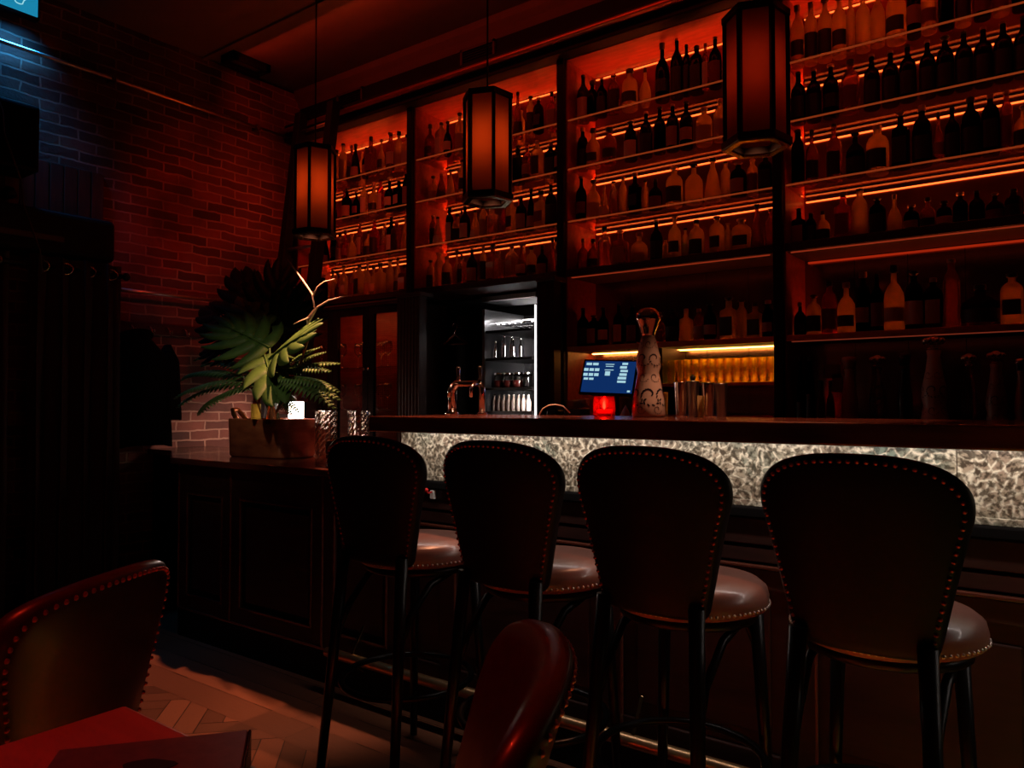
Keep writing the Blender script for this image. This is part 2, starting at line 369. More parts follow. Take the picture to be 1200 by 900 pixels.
# hook board with six hooks
t = thing('coat_hook_rail', 'row of small shiny coat hooks on the brick wall', 'coat rack', (XW, 2.4, 1.66))
bx(XW+.001, 2.15, 1.63, XW+.02, 3.0, 1.70).build('rail_board', M['darkwood'], t, True, .004)
for i in range(7):
    y = 2.22+i*.115
    h = MB().tube([(XW+.02,y,1.675),(XW+.045,y,1.672),(XW+.06,y,1.655),(XW+.065,y,1.635),(XW+.078,y,1.625),(XW+.09,y,1.64)], .006, 6)
    h.ball((XW+.09,y,1.645), .010, 8, 5); h.build('hook', M['chrome'], t, True)
def coat(y0, name, label, w, ztop, zbot, sd):
    r2 = random.Random(sd); t = thing(name, label, 'coat', (XW+.1, y0, ztop))
    def shell(yc, wd, dp, zt, zb, ph, part, xo=0.13):
        mb = MB(); n = 36; rows = 22; v = []; f = []
        for i in range(rows+1):
            q = i/rows; z = zt+(zb-zt)*q
            sh = min(1, .18+1.35*math.sin(min(q*3.2, PI/2))) if q < .5 else 1
            for k in range(n):
                a = 2*PI*k/n; fold = 1+.10*math.sin(a*5+ph+q*2)*q+.06*math.sin(a*9+q*5)*q
                v.append((XW+xo+dp*math.cos(a)*fold*(.6+.4*min(1,q*3)), yc+wd*math.sin(a)*sh*fold*(1+.12*q), z+.02*math.sin(a*3+ph)*q))
        for i in range(rows):
            for k in range(n):
                l = (k+1)%n; f.append((i*n+k,i*n+l,(i+1)*n+l,(i+1)*n+k))
        mb.add(v, f, True); mb.f += [tuple(range(n)), tuple(rows*n+k for k in reversed(range(n)))]; mb.sm += [False]*2
        mb.build(part, M['coat'], t, True)
    shell(y0, w, .10, ztop, zbot, r2.random()*6, 'coat_body')
    for s in (-1, 1): shell(y0+s*(w*1.02), .07, .06, ztop-.06, zbot+.16, s, 'sleeve', .14)
    MB().tube([(XW+.10+.07*math.cos(a), y0+.075*math.sin(a), ztop-.015+.02*math.cos(a)) for a in [2*PI*k/16 for k in range(16)]], .022, 8, True).build('collar', M['coat'], t, True)
coat(2.335, 'coat', 'bulky black coat hanging from the hooks beside the curtain', .17, 1.62, .955, 3)

# heater box over the door, wooden boards above it, curtain, rod
t = thing('air_curtain_heater', 'long black air heater box over the entrance curtain', 'heater', (XW, 1.6, 2.0))
bx(XW, .6, 2.0, XW+.24, 2.14, 2.24).build('casing', M['black'], t, True, .03, 3)
bx(XW+.241, .9, 2.07, XW+.246, 1.86, 2.10).build('air_slot', M['vent'], t, True)
bp = MB()
for i in range(9): bp.box(XW+.001, 1.50+i*.075, 2.26, XW+.02, 1.50+i*.075+.071, 2.56)
o = bp.build('wall_boards', noisy('red brown boards', (.07,.022,.016), (.11,.035,.025), .5, 6, (9,9,1)), bev=.004); tag(o, 'upright reddish boards fixed to the brick wall above the heater', 'wall panel')
XC = -4.40
rod = thing('curtain_rod', 'dark curtain rod across the entrance under the heater box', 'curtain rod', (XC, 1.6, 1.93))
MB().tube([(XC, .7, 1.93),(XC, 2.19, 1.93)], .014).ball((XC, 2.20, 1.93), .024).build('rod', M['blackmetal'], rod, True)
for y in (.9, 2.14): MB().tube([(XW+.0, y, 1.95),(XC, y, 1.95)], .009).build('bracket', M['blackmetal'], rod, True)
def curtain(ya, yb, label, folds):
    t = thing('curtain', label, 'curtain', (XC, (ya+yb)/2, 0.01), group='entrance curtains')
    n = folds*14; rows = 14; v = []; f = []
    for sd in (0, 1):
        for i in range(rows+1):
            z = .012+(1.985-.012)*i/rows
            for k in range(n+1):
                q = k/n; a = q*folds*2*PI; am = .05*(1-.25*i/rows)
                v.append((XC+am*math.sin(a)+(.006 if sd else 0)+.008*math.sin(a*.5+z*3), ya+(yb-ya)*q+.018*math.sin(2*a), z))
    W_ = n+1; off = (rows+1)*W_
    for i in range(rows):
        for k in range(n):
            a, b, c, d = i*W_+k, i*W_+k+1, (i+1)*W_+k+1, (i+1)*W_+k
            f.append((a,d,c,b)); f.append((off+a,off+b,off+c,off+d))
    for i in range(rows):
        for k in (0, n): a, b = i*W_+k, (i+1)*W_+k; f.append((a,b,off+b,off+a))
    MB().add(v, f, True).build('cloth', M['fabric'], t, True)
    for k in range(folds):
        y = ya+(yb-ya)*(k+.5)/folds
        MB().tube([(XC+.034*math.cos(a)*.3, y+.034*math.cos(a), 1.93+.03*math.sin(a)) for a in [2*PI*j/14 for j in range(14)]], .006, 6, True).build('eyelet_ring', M['chrome'], t, True)
curtain(1.62+.07, 2.17, 'dark entrance curtain hanging beside the coats', 4)
curtain(1.0, 1.60, 'dark entrance curtain on the door side, past the narrow gap', 4)

# loudspeaker and its cable
t = thing('wall_speaker', 'black loudspeaker mounted high on the brick wall', 'speaker', (XW, 1.6, 2.4))
bx(XW+.03, 1.42, 2.42, XW+.25, 1.73, 2.77).build('casing', M['black'], t, True, .012)
bx(XW+.25, 1.44, 2.44, XW+.256, 1.71, 2.75).build('grille', M['rubber'], t, True, .003)
bx(XW, 1.52, 2.52, XW+.03, 1.62, 2.68).build('bracket', M['blackmetal'], t, True)
MB().ball((XW+.05, 1.66, 2.33), .035, 12, 8).box(XW, 1.64, 2.31, XW+.05, 1.68, 2.35).build('swivel', M['blackmetal'], t, True)
o = MB().tube([(XW+.28+.02*i/8, 1.50+.03*i+.012*math.sin(i*2.1), 2.80-.115*i) for i in range(9)], .005, 6).build('hanging_cable', M['vent']); tag(o, 'thin cable hanging down in front of the wall speaker', 'cable')

# cyan lit panel in the ceiling corner
t = thing('lit_sign', 'glowing cyan sign panel under the ceiling on the brick wall', 'sign', (XW, 1.6, 3.32))
bx(XW, 1.28, 3.32, XW+.05, 1.80, 3.495).build('casing', M['blackmetal'], t, True, .006)
bx(XW+.05, 1.30, 3.335, XW+.056, 1.785, 3.48).build('lit_face', emis('cyan lit face', (.02,.45,.80), .5), t, True)
sq = MB()
for j in range(4):
    y0 = 1.36+j*.11; sq.tube([(XW+.058, y0+.035*math.cos(a)*(1+.3*math.sin(3*a)), 3.41+.04*math.sin(a)) for a in [2*PI*k/18 for k in range(18)]], .003, 5, True)
sq.build('drawn_mark', emis('pale line', (.4,.9,1), .8), t, True)
light('sign_glow', 'AREA', (XW+.09, 1.54, 3.36), (.03,.36,1), 3.0, shape='RECTANGLE', size=.45, size_y=.1, spread=R(80), target=(XW+.02, 1.56, 2.9))

# slot vent where the wall meets the ceiling
pa, pb = onZ(246, 78, CEIL-.02), onZ(294, 93, CEIL-.02)
t = thing('ceiling_vent', 'narrow black slot vent in the ceiling by the brick wall', 'vent', (pa.x, pa.y, CEIL))
ya, yb, xc = pa.y, pb.y, XW+.16
fr = MB()
for a in ((xc-.07,ya,xc+.07,ya+.03),(xc-.07,yb-.03,xc+.07,yb),(xc-.07,ya,xc-.045,yb),(xc+.045,ya,xc+.07,yb)): fr.box(a[0],a[1],CEIL-.03,a[2],a[3],CEIL+.02)
fr.build('frame', M['black'], t, True)
bx(xc-.045, ya+.03, CEIL-.008, xc+.045, yb-.03, CEIL-.004).build('slot', M['vent'], t, True)

# two grille frames on the fascia
for k, (u0,u1,va,vb,lab) in enumerate(((396,426,112,134,'square grille on the black fascia over the bay beside the ladder'),(541,581,52,80,'square grille on the black fascia over the middle lantern'))):
    a, b = onY(u0, (va+vb)/2+8, 3.6), onY(u1, (va+vb)/2-6, 3.6)
    z0, z1 = 3.27, 3.40
    t = thing('fascia_vent', lab, 'vent', ((a.x+b.x)/2, 3.6, z0), group='fascia vents')
    fr = MB()
    for q in ((a.x,z0,b.x,z0+.015),(a.x,z1-.015,b.x,z1),(a.x,z0,a.x+.015,z1),(b.x-.015,z0,b.x,z1)): fr.box(q[0],3.585,q[1],q[2],3.605,q[3])
    fr.build('frame', M['vent'], t, True)
    sl = MB()
    for i in range(6): sl.box(a.x+.015, 3.592, z0+.022+i*.016, b.x-.015, 3.603, z0+.028+i*.016)
    sl.build('grille', M['black'], t, True)

# ------------------------------------------------------------------ back bar shelving
YS, YE = 3.55, 3.86                # front plane and back of the shelving
POST = [-4.62, -3.431, -2.275, -1.09, .10]
SZ = [1.934, 2.213, 2.505, 2.778]  # top faces of the four lit shelves
TOPZ = 3.106
BAYNAME = ['bay beside the ladder', 'bay behind the middle lantern', 'bay above the till screen', 'bay above the ornate decanters']
LEDZ = []
for b in range(4):
    x0, x1 = POST[b], POST[b+1]
    t = thing('back_bar_shelving', 'tall dark wood bottle shelving with lit glass shelves, '+BAYNAME[b], 'shelving', ((x0+x1)/2, YS, 1.9), group='lit bottle bays')
    zb = 1.90
    zl = zb if b < 2 else 1.0
    w = .028
    for x in (x0, x1-w) if b == 0 else ((x0, x1-w)):
        bx(x, YS+.002, zl, x+w, YE, TOPZ+.03).build('side_panel', M['shelfwood'], t, True)
    for x in ((x0, x1) if b == 3 else (x0,)):
        bx(x-.022, YS-.03, zl, x+.022, YS+.0, TOPZ+.02).build('front_post', M['black'], t, True, .003)
    bx(x0+w, YE, 1.93, x1-w, YE+.02, TOPZ+.03).build('back_panel', M['backmirror'], t, True)
    bx(x0, YS, TOPZ, x1, YE, TOPZ+.03).build('top_panel', M['shelfwood'], t, True)
    bx(x0+w, YS-.012, 1.895, x1-w, YE, SZ[0]).build('bottom_board', M['darkwood'], t, True, .003)
    for i, z in enumerate(SZ):
        if i: bx(x0+w+.001, YS+.01, z-.012, x1-w-.001, YE-.012, z).build('glass_shelf', M['shelfglass'], t, True)
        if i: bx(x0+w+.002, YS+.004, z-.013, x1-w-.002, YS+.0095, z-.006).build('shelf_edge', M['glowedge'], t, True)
        if i: bx(x0+w+.01, YE-.010, z-.030, x1-w-.01, YE-.001, z-.0245).build('led_strip', M['amber_led'], t, True)
        MB().box(x0+w+.01, YE-.024, z+.0005, x1-w-.01, YE-.003, z+.004).box(x0+w+.01, YE-.027, z+.0005, x1-w-.01, YE-.024, z+.011).build('led_shield', M['blackmetal'], t, True)  # shield added to hide the bright strip line from below
        bx(x0+w+.01, YE-.021, z+.0042, x1-w-.01, YE-.004, z+.008).build('led_strip', M['amber_base'], t, True)
    bx(x0+w+.01, YE-.010, TOPZ-.012, x1-w-.01, YE-.001, TOPZ-.008).build('led_strip', M['amber_led'], t, True)
# cornice and ladder rail
o = MB().box(XW, 3.46, 3.11, XR, 3.70, 3.235).build('shelving_cornice', M['black'], bev=.006); tag(o, 'long black cornice beam over all the bottle bays', 'cornice')
rail = thing('ladder_rail', 'copper coloured ladder rail running along the cornice above the bottles', 'rail', (-1.6, 3.42, 3.17))
MB().tube([(XW+.02, 3.42, 3.17),(XR, 3.42, 3.17)], .017, 10).build('rod', M['copper'], rail, True)
for x in (-4.45, -3.43, -2.27, -1.09, .1): MB().tube([(x,3.46,3.17),(x,3.42,3.17)], .009).build('bracket', M['blackmetal'], rail, True)

# ------------------------------------------------------------------ bottles
KIND = {
 'tall':   ([(.92,0),(1,.02),(1,.58),(.88,.67),(.40,.77),(.31,.82),(.30,.95)], None, .95),
 'bell':   ([(.92,0),(1,.03),(1,.56),(.95,.65),(.76,.74),(.42,.79),(.34,.83),(.34,.90)], None, .90),
 'squat':  ([(.92,0),(1,.04),(1,.48),(.92,.58),(.60,.68),(.30,.74),(.27,.88)], None, .88),
 'square': ([(.94,0),(1,.03),(1,.62),(.94,.68),(.45,.73),(.34,.76),(.33,.90)], 6, .90),
 'slim':   ([(.92,0),(1,.02),(1,.68),(.80,.76),(.48,.82),(.42,.86),(.42,.95)], None, .95),
 'conical':([(.96,0),(1,.04),(.93,.20),(.62,.58),(.36,.74),(.28,.80),(.27,.92)], None, .92),
 'round':  ([(.62,0),(.70,.02),(.93,.14),(1,.30),(.90,.46),(.60,.60),(.31,.68),(.27,.74),(.27,.88)], None, .88),
 'flagon': ([(.92,0),(1,.03),(1,.66),(.90,.74),(.62,.80),(.33,.84),(.33,.92)], 3.2, .92),
}
SHAPEW = {'tall':'tall','bell':'round-shouldered','squat':'squat','square':'square','slim':'slim','conical':'conical','round':'globe-bellied','flagon':'broad'}
TONEW = {'g_clear':'clear','g_amber':'pale amber','g_whisky':'glowing amber','g_brown':'brown','g_red':'reddish','g_green':'dark green','g_dark':'near-black','g_blue':'blue-black'}
ORD = 'first second third fourth fifth sixth seventh eighth ninth tenth eleventh twelfth thirteenth fourteenth fifteenth sixteenth seventeenth eighteenth nineteenth twentieth'.split()
PROTO = {}
def bottle_parts(kind, var):
    # unit bottle: height 1, radius 1 (scaled by the copies)
    if (kind, var) in PROTO: return PROTO[(kind, var)]
    prof, ex, top = KIND[kind]
    def me(mb, nm, fix=True):
        o = mb.build(nm, M['g_dark'], fix=fix); m_ = o.data; bpy.data.objects.remove(o); return m_
    sg = 20 if not ex else 24
    bm_ = MB().lathe(prof, sg, ex=ex)
    inn = MB().lathe([(max(.05, r*.86-.02), max(.045, z)) for r, z in prof[1:]], sg, ex=ex)     # the hollow inside
    bm_.add(inn.v, [tuple(reversed(f)) for f in inn.f], True)
    body = me(bm_, 'bottle_glass', False)
    nr = prof[-1][0]
    if var == 0: cap = MB().lathe([(nr*1.15,0),(nr*1.2,.01),(nr*1.2,1-top-.012),(nr*1.05,1-top)], 14, c=(0,0,top-.035*0))
    elif var == 1:
        cap = MB().lathe([(nr*.9,0),(nr*.9,.012),(nr*1.5,.014),(nr*1.55,.02),(nr*1.5,1-top)], 14, c=(0,0,top))
    else:
        h = (1-top); cap = MB().lathe([(nr*.8,0),(nr*.6,.1*h),(nr*1.2,.3*h),(nr*1.7,.6*h),(nr*1.3,.88*h),(nr*.3,h)], 14, c=(0,0,top))
    cap = me(cap, 'bottle_cap')
    # label: a band over the camera side of the belly
    zmax = max(z for r, z in prof if r >= .99); z0, z1 = .12*zmax+.03, .86*zmax
    if var == 1: z0, z1 = .30*zmax, .74*zmax
    if kind == 'round': z0, z1 = .16, .40
    if kind == 'conical': z0, z1 = .08, .34
    def rad(z):
        for (r0,a0),(r1,a1) in zip(prof, prof[1:]):
            if a0 <= z <= a1: return r0+(r1-r0)*(z-a0)/max(1e-6,a1-a0)
        return prof[-1][0]
    v = []; f = []; n = 12
    for sgn in (1.012, 1.03):
        for i in range(4):
            z = z0+(z1-z0)*i/3
            for k in range(n+1):
                a = -PI/2+(k/n-.5)*(2.4 if not ex else 1.5); ca, sa = math.cos(a), math.sin(a)
                q = 1 if not ex else (abs(ca)**ex+abs(sa)**ex)**(-1/ex)
                v.append((rad(z)*q*ca*sgn, rad(z)*q*sa*sgn, z))
    W_ = n+1; off = 4*W_
    for i in range(3):
        for k in range(n): f.append((off+i*W_+k,off+i*W_+k+1,off+(i+1)*W_+k+1,off+(i+1)*W_+k)); f.append((i*W_+k,(i+1)*W_+k,(i+1)*W_+k+1,i*W_+k+1))
    lab = me(MB().add(v, f, True), 'bottle_label')
    PROTO[(kind,var)] = (body, cap, lab); return PROTO[(kind,var)]
def bottle(x, y, z, w, h, kind, tone, rs, label, group, capm=None, labm='auto', rz=0.0, name='bottle'):
    var = rs.choice((0,0,1,2)) if kind in ('bell','squat','round','flagon','square') else rs.choice((0,0,1))
    body, cap, lab = bottle_parts(kind, var)
    t = thing(name, label, 'bottle', (x,y,z+.0005), rz, group)
    r = w/2
    def part(nm, me, mm):
        o = bpy.data.objects.new(nm, me); COL.objects.link(o); o.parent = t; o.scale = (r,r,h)
        o.material_slots[0].link = 'OBJECT'; o.material_slots[0].material = mm
    part('glass_body', body, M[tone])
    part('cap', cap, M[capm or rs.choice(('cap_black','cap_black','cap_cork','cap_metal'))])
    if labm == 'auto': labm = rs.choice(('l_dark','l_dark','l_tan','l_red','l_cream',None))
    if labm: part('paper_label', lab, M[labm])
    return t
def fill_row(bay, z, zcap, items, rowname, group, y=3.64, seed=0):
    """items: (u, top v, width px, kind, tone[, label material]) read along one shelf"""
    rs = random.Random(seed); items = sorted(items, key=lambda i: i[0]); last = -99
    x0, x1 = POST[bay]+.032, POST[bay+1]-.032
    for k, it in enumerate(items):
        u, tv, wp, kind, tone = it[:5]; lm = it[5] if len(it) > 5 else 'auto'
        yy = y+.02*rs.random()
        p = onY(u, tv, yy); d = (p-CO).dot(FW); w = max(.034, wp*d/FPX*.98)
        if kind in ('square','flagon'): w *= .94
        x = max(x0+w/2, min(x1-w/2, p.x))
        if x-w/2 < last+.001: x = last+.001+w/2
        last = x+w/2
        h = max(.11, min(zcap-z-.012, p.z-z))
        bottle(x, yy, z, w, h, kind, tone, rs, f"{TONEW[tone]} {SHAPEW[kind]} bottle, {ORD[k]} from ladder end, {rowname}", group, labm=lm, rz=rs.uniform(-.3,.3) if kind not in ('square','flagon') else rs.uniform(-.12,.12))
ROWN = ['lowest lit shelf', 'second lit shelf', 'third lit shelf', 'topmost shelf']
D, A, W_, B, Cc, G = 'g_dark', 'g_amber', 'g_whisky', 'g_brown', 'g_clear', 'g_green'
bay3 = {
 3: [(678,90,15,'tall',G),(692,96,13,'bell',D),(705,92,13,'tall',D),(719,88,14,'slim',B),(738,82,19,'bell',W_),(756,80,14,'round',A),(776,51,17,'squat',D,'l_dark'),(793,45,15,'tall',D),(803,53,9,'slim',D),(813,55,17,'flagon',D),(823,52,8,'slim',B),(833,45,15,'tall',D),(847,57,16,'round',A),(865,50,16,'tall',D),(882,55,17,'bell',B),(897,48,14,'tall',D)],
 2: [(678,150,13,'bell',D,'l_dark'),(695,151,17,'squat',A,'l_dark'),(714,150,17,'bell',B,'l_dark'),(739,142,16,'bell',D),(757,128,15,'tall',D),(773,126,14,'tall',D),(788,118,15,'tall',D),(804,116,15,'tall',D),(825,126,19,'bell',W_,'l_tan'),(844,116,16,'bell',A),(861,112,15,'tall',D),(877,108,16,'bell',B),(894,106,14,'tall',D)],
 1: [(677,208,13,'tall',D),(693,211,17,'squat',W_),(706,218,13,'conical',A),(719,213,11,'slim',Cc,None),(730,208,9,'slim',A,None),(744,203,14,'square',D,'l_dark'),(756,212,9,'slim',A,None),(768,210,16,'squat',D),(790,196,20,'bell',W_,'l_dark'),(813,192,21,'squat',W_,None),(835,186,20,'conical',W_,None),(849,190,11,'slim',A,None),(864,190,19,'bell',D),(881,187,13,'slim',W_),(897,182,18,'flagon','g_blue')],
 0: [(677,281,14,'squat',B),(692,281,15,'squat',B),(707,266,16,'bell',Cc,None),(727,270,18,'square',B,'l_tan'),(749,273,20,'squat',A,'l_tan'),(769,258,15,'tall',D,'l_dark'),(780,280,8,'slim',W_,None),(790,254,15,'tall',W_,'l_dark'),(803,268,8,'slim',A,'l_green'),(816,258,18,'bell',A,'l_dark'),(840,254,17,'flagon',A,'l_dark'),(853,262,8,'slim',W_,None),(868,257,23,'flagon',W_,'l_dark'),(887,240,16,'conical',B,None),(903,245,14,'tall',B,None)]}
bay4 = {
 3: [(932,8,15,'bell',W_,'l_dark'),(947,4,15,'bell',W_,'l_dark'),(962,0,16,'bell',W_,'l_dark'),(979,-4,16,'bell',W_,'l_dark'),(994,-2,10,'slim',A,None),(1010,-10,16,'tall',A,None),(1028,-16,16,'squat',W_,None),(1048,-18,22,'bell',W_,'l_dark'),(1070,-40,15,'tall',D),(1088,-25,17,'bell',A),(1108,-35,17,'flagon',D),(1128,-40,17,'bell',W_),(1150,-50,18,'tall',D),(1172,-55,18,'bell',A),(1195,-60,18,'tall',D)],
 2: [(931,64,17,'tall',D,'l_dark'),(951,58,17,'tall',D,'l_dark'),(973,54,18,'tall',D,'l_dark'),(996,48,21,'bell',B,'l_red'),(1021,54,18,'tall',D,'l_dark'),(1043,48,19,'tall',D,'l_dark'),(1063,42,19,'tall',D,'l_dark'),(1086,20,18,'tall',D,'l_dark'),(1107,34,19,'bell',D,'l_dark'),(1128,28,19,'tall',D,'l_dark'),(1149,17,20,'tall',D,'l_dark'),(1171,10,20,'tall',D,'l_dark'),(1193,4,20,'tall',D,'l_dark')],
 1: [(934,150,15,'slim',D),(951,152,15,'squat',B),(977,138,18,'tall',B,'l_dark'),(1002,155,21,'squat',D,'l_dark'),(1028,147,25,'bell',W_,'l_dark'),(1055,130,19,'square',D,'l_dark'),(1080,124,21,'bell',D,'l_dark'),(1099,132,13,'round',B),(1113,127,16,'tall',D),(1134,115,21,'bell',D,'l_dark'),(1156,112,20,'flagon',D,'l_dark'),(1173,108,13,'slim',B,'l_red'),(1190,125,20,'squat',W_,'l_dark')],
 0: [(934,245,15,'square',D,'l_tan'),(948,250,12,'slim',D),(961,248,16,'squat',W_,'l_dark'),(988,225,19,'square','g_red','l_red'),(1006,222,17,'slim',A,None),(1028,232,19,'flagon',D,'l_dark'),(1048,228,16,'round',W_,None),(1068,240,17,'bell',D),(1087,232,17,'squat',B),(1106,236,17,'bell',D),(1124,226,16,'bell',D),(1143,224,17,'tall',D),(1163,226,19,'squat',D),(1186,222,19,'bell',D)]}
for bi, tab in ((2, bay3), (3, bay4)):
    for r in range(4):
        fill_row(bi, SZ[r], SZ[r+1]-.014 if r < 3 else TOPZ, tab[r], f"{ROWN[r]}, {BAYNAME[bi]}", 'bottles on the lit back bar shelves', seed=bi*10+r)
TONES = [D,D,D,B,B,B,W_,W_,W_,A,A,A,Cc,'g_red',G,'g_blue']
def random_row(bay, r, n, seed, yspread=.035):
    rs = random.Random(seed); x0, x1 = POST[bay]+.035, POST[bay+1]-.035
    sp = (x1-x0)/n; z = SZ[r]; cap = (SZ[r+1]-.014 if r < 3 else TOPZ)-z-.02
    for k in range(n):
        kind = rs.choice(list(KIND)); w = min(sp*.94, rs.uniform(.052,.088)*(.75 if kind == 'slim' else 1)); h = min(cap, rs.uniform(.19,.265)*(1.1 if kind in ('tall','slim') else .95)*(1.12 if r == 3 else 1))
        x = x0+sp*(k+.5)+rs.uniform(-.5,.5)*(sp-w); y = 3.64+rs.uniform(-.01,yspread); tone = rs.choice(TONES)
        bottle(x, y, z, w, h, kind, tone, rs, f"{TONEW[tone]} {SHAPEW[kind]} bottle, {ORD[k]} from ladder end, {ROWN[r]}, {BAYNAME[bay]}", 'bottles on the lit back bar shelves', rz=rs.uniform(-.3,.3))
def rear_rank(bay, r, n, seed):
    rs = random.Random(seed); x0, x1 = POST[bay]+.08, POST[bay+1]-.08; z = SZ[r]
    for k in range(n):
        kind = rs.choice(('tall','slim','bell','conical')); tone = rs.choice(('g_whisky','g_amber','g_clear','g_brown'))
        bottle(x0+(x1-x0)*(k+rs.uniform(.25,.75))/n, 3.776, z, rs.uniform(.046,.056), min(.262, rs.uniform(.225,.262)), kind, tone, rs, f"{TONEW[tone]} {SHAPEW[kind]} bottle, {ORD[k]} in rear rank, {ROWN[r]}, {BAYNAME[bay]}", 'bottles on the lit back bar shelves', labm=None)
for bi in (0, 1):
    for r in range(4): rear_rank(bi, r, 4, 700+bi*10+r)
for bi in (0, 1):
    for r in range(4): random_row(bi, r, (15,15,14,14)[r], 300+bi*10+r)

# ------------------------------------------------------------------ lower back bar (bays above the back counter)
BZ = 1.0
t = thing('back_counter', 'dark back counter under the till and the ornate decanters', 'counter', (-1.1, 3.5, 0))
bx(POST[2], 3.36, .0, .12, 3.90, BZ-.04).build('cabinet_body', M['darkwood'], t, True)
bx(POST[2]-.01, 3.32, BZ-.04, .12, 3.90, BZ).build('counter_top', M['barwood'], t, True, .004)
for i in range(5):
    xa = POST[2]+.02+i*.47; d_ = bx(xa, 3.34, .12, xa+.45, 3.36, BZ-.06).build('door', M['darkwood'], t, True, .004)
    MB().ball((xa+.41,3.33,.6), .014).build('knob', M['brass'], d_, False).location = -t.location
for bi in (2, 3):
    x0, x1 = POST[bi]+.028, POST[bi+1]-.028
    t = thing('mirror_back', 'dark mirror tiles behind the lower bottles, '+BAYNAME[bi], 'mirror', ((x0+x1)/2, YE, BZ))
    n = 5
    for k in range(n):
        bx(x0+(x1-x0)*k/n+.0012, YE-.002, BZ+.001, x0+(x1-x0)*(k+1)/n-.0012, YE+.012, 1.894).build('mirror_tile', M['mirror'], t, True)
    s = thing('bottle_shelf', 'dark lower bottle shelf in the '+BAYNAME[bi], 'shelf', ((x0+x1)/2, YS, 1.49), group='lower bottle shelves')
    bx(x0+.001, YS+.005, 1.485, x1-.001, YE-.003, 1.508).build('board', M['darkwood'], s, True, .002)
    bx(x0+.001, YS-.004, 1.483, x1-.001, YS+.005, 1.510).build('edge_strip', M['copper'], s, True)
    if bi == 2: bx(x0+.02, YE-.075, 1.479, x1-.02, YE-.062, 1.4845).build('led_strip', M['warm_led'], s, True)
    bx(x0+.02, YE-.016, 1.5085, x1-.02, YE-.006, 1.5145).build('led_strip', emis('low amber LED', AMB, 16.0 if bi == 2 else 34.0), s, True)
    bx(x0+.02, YS+.010, 1.889, x1-.02, YS+.015, 1.8945).build('led_strip', emis('soft red fill strip', (1,.10,.03), .22), s, True)  # strip added to brighten the bottle labels, no such source here
    if bi == 3: bx(x0+.02, YS+.010, 1.479, x1-.02, YS+.015, 1.4845).build('led_strip', emis('soft red fill strip', (1,.14,.06), .13), s, True)  # another added strip, lightens the decanters below it
    if bi == 3: bx(x0+.02, YE-.02, 1.880, x1-.02, YE-.012, 1.889).build('led_strip', emis('dim red LED', (1,.05,.01), .32), s, True)
low3 = [(675,362,14,'tall',D,'l_dark'),(689,370,16,'flagon',G,'l_tan'),(707,361,13,'tall',D,'l_cream'),(725,356,13,'tall',D,'l_cream'),(741,358,14,'tall',D,'l_red'),(757,368,13,'bell',D),(773,366,14,'squat',B,'l_red'),(788,362,17,'bell',D,'l_dark'),(804,362,15,'square',W_,None),(819,362,13,'bell',B,'l_tan'),(832,356,15,'tall',D),(854,348,19,'square',A,'l_dark'),(869,352,13,'slim',A,None),(885,355,18,'square',A,'l_dark'),(899,352,14,'bell',D,'l_tan')]
fill_row(2, 1.5085, 1.89, low3, 'shelf over the glass rack', 'bottles on the lower shelf above the till', seed=77)
low4 = [(931,355,14,'squat',D,'l_dark'),(947,346,17,'bell',W_,'l_dark'),(965,330,18,'bell','g_red','l_red'),(984,332,20,'squat',W_,'l_dark'),(1003,320,17,'bell',D,'l_tan'),(1019,322,14,'tall',D),(1039,312,22,'squat',W_,'l_tan'),(1060,318,20,'bell',D,'l_cream'),(1082,327,21,'flagon',D,'l_tan'),(1101,305,18,'slim',B,None),(1136,335,40,'squat',D,'l_dark'),(1171,322,25,'flagon',A,'l_dark'),(1195,310,16,'slim',W_,None)]
fill_row(3, 1.5105, 1.89, low4, 'shelf over the ornate decanters', 'bottles on the lower shelf above the decanters', seed=78)

# niche under the lower shelf of bay 3: divider, glass rack
x0, x1 = POST[2]+.028, POST[3]-.028
xd = onY(779, 430, YS+.05).x
t = thing('glass_rack', 'open niche rack for upside down glasses beside the ornate decanter', 'rack', ((xd+x1)/2, YS, BZ))
bx(xd-.02, YS+.02, BZ+.001, xd, YE-.004, 1.482).build('side_panel', M['darkwood'], t, True)
bx(xd, YS+.01, 1.285, x1-.001, YE-.004, 1.30).build('rack_shelf', M['copper'], t, True)
bx(xd, YS+.06, 1.135, x1-.001, YE-.004, 1.142).build('rack_shelf', M['copper'], t, True)
bx(xd+.01, YE-.02, 1.303, x1-.01, YE-.008, 1.33).build('led_strip', emis('yellow green LED', (.58,.60,.05), 7.0), t, True)
gl = None; gk = 0
GLAB = 'upside down highball glass glowing amber in the back row of the lit rack'
for row, yy in ((0, 3.62), (1, 3.72)):
    for k in range(13):
        x = xd+.035+k*(x1-xd-.07)/12
        if gl is None:
            gl = thing('highball_glass', '', 'glass', (x,yy,1.3015), group='glasses in the lit rack')
            MB().lathe([(.0265,0),(.0285,.115),(.027,.118),(.024,.114),(.0235,.012),(.021,.002)], 14).build('tumbler', glass('rack glass', (1,.86,.66), .55, 1.4), gl); g = gl
        else: g = copy_tree(gl, (x,yy,1.3015), 0, '', 'glasses in the lit rack')
        g['label'] = f"upside down highball glass, {ORD[k]} from the ornate decanter, {'front' if row == 0 else 'rear'} row of the lit rack"
bowl = MB()
for k in range(9): bowl.tube([(xd+.22+k*.028, 3.62+.03*math.sin(k*1.7), BZ+.013),(xd+.265+k*.028, 3.66, BZ+.016)], .009, 6)
o = bowl.build('garnish_tray', M['brass']); tag(o, 'tray of gleaming brass bar tools below the lit glass rack', 'bar tools')

